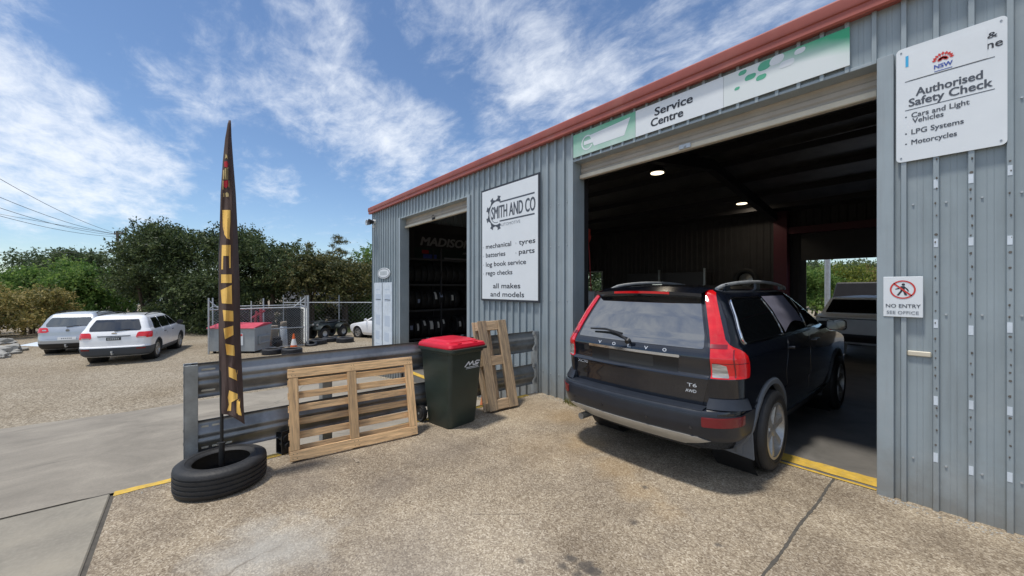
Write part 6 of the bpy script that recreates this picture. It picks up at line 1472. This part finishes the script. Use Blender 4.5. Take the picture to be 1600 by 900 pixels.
# tyre banner high on the end wall
t = thing('tyre_banner', 'dim black and green tyre banner high on the end wall of the small bay', 'banner', (-11.87, 6.8, 2.65))
b = B(); b.bb(-11.885, -11.87, 5.75, 8.35, 3.05, 3.60); b.build('upper_panel', M['banner_dark'], t)
b = B(); b.bb(-11.885, -11.87, 5.75, 8.35, 2.55, 3.05); b.build('lower_panel', M['banner_green'], t)
o = lettering('MADISON', t, M['banner_text'], -11.866, 5.95, 3.14, 2.05, .29, .03, rz=PI/2, shear=.22)
o = lettering('mc', t, M['banner_text'], -11.866, 7.60, 2.90, .32, .12, .02, rz=PI/2, shear=.2)
b = B(); b.bb(-11.868, -11.865, 6.85, 7.95, 2.70, 2.76); b.build('worn_line', M['banner_text'], t)
b = B(); b.bb(-11.868, -11.865, 6.0, 6.25, 2.86, 2.98); b.build('red_mark', M['red_print'], t)
b = B(); b.bb(-11.868, -11.865, 6.05, 6.55, 2.66, 2.84); b.build('blue_mark', M['sign_blue'], t)
home(t)
# hose reel, tool cabinet and clutter behind the left jamb of the big door
t = thing('hose_reel', 'red hose reel hanging high inside the workshop with its hose down', 'hose reel', (-7.45, 9.0, 3.2))
b = B(); b.cyl((0, -.12, 0), (0, .12, 0), .20, n=24); b.bb(-.12, .16, -.14, .14, -.05, .25); b.build('reel_case', M['sign_red'], t, bevel=.02)
b = B(); b.tube([(.17, 0, -.05), (.22, 0, -.5), (.28, 0, -1.6), (.36, 0, -3.1)], .016, 8); b.build('hose', M['red_steel'], t, smooth=True)
b = B(); b.cyl((0, 0, .2), (0, 0, 1.05), .02); b.build('hanger', M['steel_dark'], t)
p = Vector((-5.55, 6.9, 0)); t = thing('tool_cabinet', 'red tool cabinet with pale grey top box behind the navy SUV', 'tool cabinet', p)
b = B(); b.bb(-.35, .35, -.22, .22, .12, 1.05); b.build('cabinet', M['tool_red'], t, bevel=.01)
for k in range(5): b = B(); b.bb(-.32, .32, -.235, -.222, .18+k*.17, .33+k*.17); b.build('drawer', M['tool_red'], t, bevel=.006)
b = B(); b.bb(-.33, .33, -.2, .2, 1.055, 1.42); b.build('top_box', M['tool_grey'], t, bevel=.01)
b = B()
for x in (-.28, .28):
    for y in (-.16, .16): b.cyl((x-.02, y, .06), (x+.02, y, .06), .06, n=12)
b.build_each('castor', M['black'], t)
t = thing('workshop_appliance', 'pale grey workshop appliance standing on a bench by the window', 'appliance', (-6.05, 7.6, .0))
b = B(); b.bb(-.3, .3, -.25, .25, 1.05, 1.62); b.bb(-.24, .24, -.27, -.25, 1.1, 1.3); b.build('casing', M['tool_grey'], t, bevel=.02)
b = B(); b.bb(-.35, .35, -.3, .3, .98, 1.05); b.bb(-.33, -.28, -.28, .28, 0, .98); b.bb(.28, .33, -.28, .28, 0, .98); b.build('bench', M['steel_dark'], t)
# bench, cupboards and spare wheels against the back wall
t = thing('workbench', 'long dark workbench with cupboards against the back wall', 'workbench', (-7.2, 13.3, 0))
b = B(); b.bb(-2.6, 2.9, -.35, .35, .92, .98); b.bb(-2.55, 2.85, -.3, .3, .1, .88); b.build('bench', M['shelf'], t, bevel=.01)
b = B(); b.bb(-1.6, 1.4, .0, .45, 1.75, 2.25); b.build('wall_cupboard', M['shelf'], t, bevel=.01)
for x in (-.1, 1.5): b = B(); b.bb(x-.03, x+.03, -.3, -.24, .98, 2.35); b.build('bench_post', M['galv'], t)  # plain steel uprights on the bench, carrying no lamp
t = thing('spare_wheel', 'dark spare wheel standing on shelving near the maroon column', 'wheel', (-4.6, 13.4, 1.95))
o = tyre_mesh('tyre', .36, .22, .22, M['rubber'], t, 'y'); b = B(); b.lathe([(0, -.03), (.05, -.05), (.21, .0), (.21, .06)], 24, 'y'); b.build('rim', M['alloy'], t, smooth=True)
b = B(); b.bb(-.7, .7, -.25, .3, -.42, -.37); b.bb(-.68, -.62, -.2, .25, -1.95, -.42); b.bb(.62, .68, -.2, .25, -1.95, -.42); b.build('shelf', M['shelf'], t)

# ---------------------------------------------------------------- beyond the rear opening
p = at(1294, 480, 0, ) ; r_ = ray(1293, 449); p = r_*(17.5/r_.y)
t = thing('steel_post', 'thin grey steel pole standing outside the rear opening', 'pole', (p.x, p.y, 0)); b = B(); b.cyl((0, 0, 0), (0, 0, 5), .085, n=14); b.cyl((0, 0, 0), (0, 0, .03), .2, n=12); b.build('pole', M['galv_light'], t, smooth=True)
r_ = ray(1345, 449); p = r_*(21/r_.y)
t = thing('box_trailer', 'plain grey box trailer parked outside the rear opening', 'trailer', (p.x+1.0, p.y, 0))
b = B(); b.add([(-1.9,-1,.5),(1.9,-1,.5),(1.9,1,.5),(-1.9,1,.5),(-1.6,-1,1.92),(1.9,-1,1.95),(1.9,1,1.95),(-1.6,1,1.92)], [(0,3,2,1),(4,5,6,7),(0,1,5,4),(1,2,6,5),(2,3,7,6),(3,0,4,7)]); b.build('box', M['steel_dark'], t, bevel=.04)
for y in (-.95, .95): b = B(); b.cyl((0, y-.1, .32), (0, y+.1, .32), .32, n=20); b.build('wheel', M['rubber'], t, smooth=True)

# ---------------------------------------------------------------- trees
def leaf_cloud(name, m, clumps, n, size, parent, droop=.2, aspect=.45, shell=.55, rng=RNG):
    """n leaf-shaped faces spread through uneven clumps (centre, radii)"""
    C = np.array([c for c, r in clumps], float); R_ = np.array([r for c, r in clumps], float); per = 11; m_ = max(1, n//per); n = m_*per
    vol = R_.prod(1)**.75; k = rng.choice(len(clumps), m_, p=vol/vol.sum())
    d = rng.normal(size=(m_, 3)); d /= np.linalg.norm(d, axis=1)[:, None]
    rad = (shell+(1-shell)*rng.random(m_))*(1+.20*rng.normal(size=m_)); rad = np.where(rng.random(m_) < .18, rng.random(m_)**.5, rad)
    Q = C[k]+d*R_[k]*rad[:, None]
    tw = d+rng.normal(size=(m_, 3))*.55; tw[:, 2] += .25-droop*.5; tw /= np.linalg.norm(tw, axis=1)[:, None]
    f = (np.tile(np.arange(per), m_)/per-.5)[:, None]; d = np.repeat(d, per, 0); tw = np.repeat(tw, per, 0)
    P = np.repeat(Q, per, 0)+tw*f*size*3.4+rng.normal(size=(n, 3))*size*.38
    ax = rng.normal(size=(n, 3))*.75+tw; ax[:, 2] -= droop; ax /= np.linalg.norm(ax, axis=1)[:, None]
    up = rng.normal(size=(n, 3)); up[:, 2] += .9; s_ = np.cross(ax, up); s_ /= np.linalg.norm(s_, axis=1)[:, None]+1e-9
    l = size*(.6+.8*rng.random(n))[:, None]; w_ = l*aspect
    V = np.stack([P-ax*l*.5, P+s_*w_*.5, P+ax*l*.5, P-s_*w_*.5], 1).reshape(-1, 3)
    me = bpy.data.meshes.new(name); me.vertices.add(4*n); me.vertices.foreach_set('co', V.astype(np.float32).ravel())
    me.loops.add(4*n); me.loops.foreach_set('vertex_index', np.arange(4*n, dtype=np.int32)); me.polygons.add(n); me.polygons.foreach_set('loop_start', np.arange(0, 4*n, 4, dtype=np.int32)); me.polygons.foreach_set('loop_total', np.full(n, 4, dtype=np.int32))
    me.update(calc_edges=True); me.validate(); return link(name, me, m, parent)
def make_clumps(seed, w_, d, z0, z1, n, rmin, rmax, flat=.75, top_round=1.0):
    r = random.Random(seed); out = []
    for i in range(n):
        a = r.uniform(0, 2*PI); q = r.random()**.5; f = r.random()
        z = z0+(z1-z0)*f; env = math.sqrt(max(.05, 1-(abs(f-.42)/.60)**2.2))*top_round
        rr = r.uniform(rmin, rmax); out.append(((w_*q*env*math.cos(a), d*q*env*math.sin(a), min(z, z1-rr*flat)), (rr, rr, rr*flat*r.uniform(.8, 1.2))))
    return out
def tree(name, label, loc, clumps, n, size, m, trunk_h, trunk_r, stems=1, group=None, cat='tree', seed=1, droop=.2, aspect=.45, shell=.55):
    t = thing(name, label, cat, loc, 0, group); r = random.Random(seed)
    b = B()
    for s_ in range(stems):
        x0 = r.uniform(-.25, .25)*stems*.6; y0 = r.uniform(-.25, .25); x1 = x0*2+r.uniform(-.3, .3); y1 = y0*2
        b.tube([(x0, y0, -.15), (x0*1.2, y0, trunk_h*.4), (x1, y1, trunk_h)], [trunk_r*1.25, trunk_r, trunk_r*.75], 9)
        cs = sorted(clumps, key=lambda c: (c[0][0]-x1)**2+(c[0][1]-y1)**2+.3*abs(c[0][2]-trunk_h))
        for c in r.sample(cs[:max(7, len(cs)//(stems+1))], min(6, len(cs))):
            mid = ((x1+c[0][0])/2+r.uniform(-.2, .2), (y1+c[0][1])/2, (trunk_h+c[0][2])/2+.1); b.tube([(x1, y1, trunk_h*.92), mid, c[0]], [trunk_r*.55, trunk_r*.35, trunk_r*.12], 6)
    b.build('trunk', M['bark'], t, smooth=True)
    leaf_cloud('crown', m, clumps, n, size, t, droop, aspect, shell, np.random.default_rng(seed)); return t
def tp(px, Z): p = at(px, 449, Z=Z); p.z = LOT; return p
def hgt(py, Z): return CAM_H+(449-py)/605*Z-LOT
G_ = 'dense dark trees along the back of the lot'
# the big dark hedge trees: (pixel, depth, half width, crown bottom, top y, clumps, leaves, material, stems)
HT = [(232, 26.5, 2.6, 1.9, 376, 32, 21000, 'leaf_dark', 3, 'dark evergreen tree at the road end of the dense row'),
      (270, 25.0, 3.5, .0, 351, 50, 38000, 'leaf_dark', 3, 'tallest broad dark evergreen rising right above the white SUV'),
      (350, 25.0, 3.5, .0, 352, 50, 38000, 'leaf_dark', 3, 'broad dark evergreen tree directly behind the brown flag'),
      (424, 25.5, 3.0, 2.35, 376, 34, 23000, 'leaf_dark', 4, 'dark evergreen with open trunks behind the wire cage'),
      (484, 26.0, 2.9, 2.2, 396, 32, 20000, 'leaf_olive', 4, 'olive-tinted tree with open trunks behind the quad bike'),
      (540, 27.0, 3.0, 1.6, 404, 34, 20000, 'leaf_olive', 4, 'low olive tree beside the building corner behind the boundary fence'),
      (592, 30.0, 2.6, .6, 382, 26, 12000, 'leaf_green', 3, 'lighter green tree peeping out beside the building corner')]
for i, (px, Z, w_, z0, ty, nc, nl, mm, st, lb) in enumerate(HT):
    H = hgt(ty, Z); cl_ = make_clumps(20+i, w_, w_*.7, z0+.3, H, nc, .75, 1.35, top_round=1.1)
    cl_ += [((w_*q, -.3, H*.86-abs(q)*.9), (1.0, 1.0, .7)) for q in (-.7, -.3, .2, .65)]
    if z0 < .5: cl_ += [((w_*q, -.6, .9), (1.1, .9, 1.0)) for q in (-.9, -.45, 0, .45, .9)]
    tree('evergreen_tree', lb, tp(px, Z), cl_, nl, .17, M[mm], max(1.2, z0+.9), .11, st, G_, seed=40+i, shell=.62)
ul = ['shadowy understorey shrub behind the wire cage', 'shadowy understorey shrub behind the cage corner post', 'shadowy understorey shrub behind the quad bike', 'shadowy understorey shrub behind the lone tyre', 'shadowy understorey shrub at the building corner']
for i, px in enumerate((400, 458, 500, 532, 572)):
    tree('understorey_shrub', ul[i], tp(px, 29), make_clumps(120+i, 1.7, 1.0, 0, 1.35+.3*(i % 2), 14, .4, .75), 5200, .17, M['leaf_green' if i in (2, 4) else 'leaf_olive'], .5, .05, 3, 'understorey shrubs under the tree row', 'shrub', 120+i)
# tall gum with umbrella clumps
r_ = random.Random(5); Z = 46; p = tp(524, Z); H = hgt(362, Z); cl_ = []
for dx, py, rr in ((4, 366, 1.0), (-10, 372, .8), (14, 374, .9), (-22, 383, .7), (-4, 386, .8), (8, 390, .9), (18, 392, .8), (-12, 398, .9), (-28, 396, .7), (2, 402, 1.0), (20, 404, .8), (-22, 406, .9), (-36, 393, .5), (9, 380, .7), (0, 412, 1.2), (-16, 416, 1.1), (18, 416, 1.1)):
    cl_.append(((dx/605*Z, r_.uniform(-1, 1), hgt(py, Z)-.3), (rr*.8, rr*.8, rr*.30)))
tree('gum_tree', 'tall slender gum with umbrella-like tufts rising behind the dark row', p, cl_, 9000, .15, M['leaf_olive'], H*.55, .16, 1, None, seed=77, droop=1.0, aspect=.3, shell=.3)
Z = 44; p = tp(482, Z); cl_ = [((dx/605*Z, 0, hgt(py, Z)), (.5, .5, .25)) for dx, py in ((0, 380), (-6, 384), (7, 383), (2, 390), (-8, 393))]
tree('gum_sapling', 'thin wispy sapling tip showing above the olive tree', p, cl_, 500, .24, M['leaf_olive'], hgt(392, Z), .05, 1, None, seed=78, droop=.8, aspect=.3, shell=.2)
# trees by the road at the far left
Z = 60; G2 = 'round trees far along the road'
for i, (px, ty, w_, lb) in enumerate(((55, 389, 4.0, 'round dark tree far back above the bright green trees'), (128, 391, 3.6, 'round dark tree far back beside the leaning power pole'))):
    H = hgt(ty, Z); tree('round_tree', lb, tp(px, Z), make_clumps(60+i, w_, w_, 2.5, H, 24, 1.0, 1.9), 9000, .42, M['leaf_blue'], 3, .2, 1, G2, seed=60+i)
Z = 36; G3 = 'bright green trees across the road'
for i, (px, ty, w_, lb) in enumerate(((40, 418, 3.2, 'bright green tree at the frame side behind the bronze shrub'), (98, 404, 3.8, 'largest bright green tree behind the silver SUV'), (152, 420, 2.8, 'bright green tree right beside the power pole'))):
    H = hgt(ty, Z); tree('green_tree', lb, tp(px, Z-i), make_clumps(70+i, w_, w_, .6, H, 26, .8, 1.4), 11000, .26, M['leaf_green'], 2, .15, 2, G3, seed=70+i)
Z = 22; H = hgt(446, Z)
tree('bronze_shrub', 'large bronze and orange shrub behind the silver SUV', tp(38, Z), make_clumps(81, 3.1, 2.0, .4, H, 36, .5, .95), 17000, .15, M['leaf_orange'], .8, .07, 4, None, 'shrub', 81)
tree('bronze_shrub', 'darker bronze shrub cut by the frame edge', tp(-70, Z-1), make_clumps(82, 2.6, 2.0, .4, H*.9, 26, .5, .95), 9000, .16, M['leaf_orange'], .8, .07, 4, None, 'shrub', 82)
# far tree line along the horizon, one mass
r_ = random.Random(9); cl_ = []
for i in range(150):
    a = math.radians(r_.uniform(-58, 20)); Z = r_.uniform(95, 150); p = (FWD*math.cos(a)+RGT*math.sin(a))*Z; h_ = r_.uniform(2.2, 5.0); cl_.append(((p.x, p.y, LOT+h_*.5), (r_.uniform(4, 8), r_.uniform(4, 8), h_)))
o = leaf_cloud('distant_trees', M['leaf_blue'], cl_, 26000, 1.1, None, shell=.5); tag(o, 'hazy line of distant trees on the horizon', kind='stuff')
# trees beyond the rear opening
G4 = 'sunny bushes behind the workshop'
for i, (px, Z, w_, ty, mm, lb) in enumerate(((1262, 27, 1.8, 414, 'leaf_green', 'green bush at the inner side of the rear opening'), (1318, 29, 2.4, 412, 'leaf_yellow', 'yellow-green bush seen through the middle of the rear opening'), (1352, 31, 2.0, 418, 'leaf_orange', 'orange-tinted bush seen by the outer side of the rear opening'))):
    p = at(px, 449, Z=Z); p.z = -.1; H = CAM_H+(449-ty)/605*Z+.1
    tree('sunny_bush', lb, p, make_clumps(90+i, w_, w_, .3, H, 24, .6, 1.1), 9000, .2, M[mm], .8, .08, 3, G4, 'bush', 90+i)
for i, px in enumerate((1275, 1345, 1400)):
    p = at(px, 449, Z=48); p.z = -.1; H = CAM_H+(449-404)/605*48
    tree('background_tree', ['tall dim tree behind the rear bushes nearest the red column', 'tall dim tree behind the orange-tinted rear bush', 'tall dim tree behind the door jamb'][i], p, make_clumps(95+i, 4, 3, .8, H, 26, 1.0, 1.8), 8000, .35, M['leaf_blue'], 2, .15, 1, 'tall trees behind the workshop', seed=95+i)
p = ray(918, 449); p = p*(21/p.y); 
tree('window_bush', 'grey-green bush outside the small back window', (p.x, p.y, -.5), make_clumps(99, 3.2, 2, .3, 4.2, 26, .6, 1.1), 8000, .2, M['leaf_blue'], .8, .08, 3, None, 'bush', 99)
# grass verge and pale wall behind the boundary fence
b = B(); rg = random.Random(4)
va = f0+nrm_*0; fd = Vector((-du.y, du.x, 0)); fd = fd if fd.dot(FWD) > 0 else -fd
for k in range(7000):
    p = f0+du*rg.uniform(-1, 15)+fd*rg.uniform(.6, 4.0); a = rg.uniform(0, 6.28); h_ = rg.uniform(.06, .16)
    b.add([(p.x-.02*math.sin(a), p.y+.02*math.cos(a), LOT), (p.x+.02*math.sin(a), p.y-.02*math.cos(a), LOT), (p.x+.05*math.cos(a), p.y+.05*math.sin(a), LOT+h_)], [(0,1,2)])
tag(b.build('grass', M['grass']), 'short green grass behind the boundary fence', kind='stuff')
p = f0+du*2+fd*12; t = thing('pale_house', 'pale low house glimpsed through the gaps under the dark trees', 'house', (p.x, p.y, LOT), math.atan2(du.y, du.x))
b = B(); b.bb(-9, 9, 0, 7, -.1, 3.6); b.build('wall', M['ext_wall'], t)
b = B(); b.add([(-9.5,-.5,3.6),(9.5,-.5,3.6),(9.5,7.5,3.6),(-9.5,7.5,3.6),(-7,3.5,4.4),(7,3.5,4.4)], [(0,3,2,1),(0,1,5,4),(1,2,5),(2,3,4,5),(3,0,4)]); b.build('roof', M['skip_grey'], t)
for x in (-6, -2, 3, 7): b = B(); b.bb(x-.7, x+.7, -.03, .0, .9, 2.0); b.build('window', M['glass'], t)

# power pole with wires, and the white truck at its foot
Z = 40; p = tp(193, Z); top = at(183, 360, Z=Z); lean = top-p
t = thing('power_pole', 'leaning timber power pole with crossarm at the end of the tree row', 'power pole', p)
b = B(); b.tube([(0, 0, -.2), tuple(lean)], [.17, .12], 10); b.build('pole', M['pole_wood'], t, smooth=True)
ca = RGT*.8; c0 = lean*.965
b = B(); b.tube([c0-ca*.4, c0+ca*1.15+Vector((0, 0, .12))], .07, 6); b.tube([c0+ca*1.1+Vector((0, 0, .12)), c0+ca*1.1+Vector((0, 0, .75))], .06, 6); b.build('crossarm', M['pole_wood'], t)
b = B()
for q in (-.35, .1, .6): x = c0+ca*q+Vector((0, 0, .08)); b.cyl(x, x+Vector((0, 0, .2)), .05, n=8)
b.build_each('insulator', M['steel_dark'], t)
tops = p+lean*.97
wl = ['uppermost power line sloping from the leaning pole towards the viewer', 'second power line below the uppermost one', 'third power line from the top', 'lowest of the sagging power lines', 'thin level service cable low over the far trees', 'second level cable just above the far trees']
ends = [(-40, 255, 22), (-40, 290, 22), (-40, 310, 22), (-40, 325, 24), (-60, 392, 46), (-60, 322, 50)]
for i, (px, py, Zz) in enumerate(ends):
    s0 = tops+RGT*(.25*i-.5 if i < 4 else .0)+Vector((0, 0, .15-.16*i if i < 4 else (-1.9 if i == 4 else -.1))); e0 = at(px, py, Z=Zz); pts = []
    for k in range(17): f = k/16; q = s0.lerp(e0, f); q.z -= (1.1 if i < 4 else .25)*4*f*(1-f)*.35; pts.append(q)
    b = B(); b.tube(pts, .016 if i < 4 else .022, 5); o = b.build('power_line', M['steel_dark']); tag(o, wl[i], 'power line', 'power lines at the far left')
p = tp(204, 43); t = thing('white_truck', 'white truck with blue patch half hidden behind the parked SUVs', 'truck', p, YAW+.15)
b = B(); b.bb(-1.1, 1.1, 0, 5, .9, 3.0); b.build('box_body', M['white_paint'], t, bevel=.05)
b = B(); b.bb(-1.0, 1.0, -1.6, -.05, .7, 2.3); b.build('cab', M['white_paint'], t, bevel=.15)
b = B(); b.bb(-.8, .8, -1.63, -1.58, 1.5, 2.1); b.build('windscreen', M['glass'], t)
b = B(); b.bb(-.55, .45, -.03, .0, 2.45, 2.85); b.build('blue_patch', M['sign_blue'], t)
for x in (-.9, .9):
    for y in (-.9, 3.8): b = B(); b.cyl((x-.12, y, .45), (x+.12, y, .45), .45, n=18); b.build('wheel', M['rubber'], t, smooth=True)
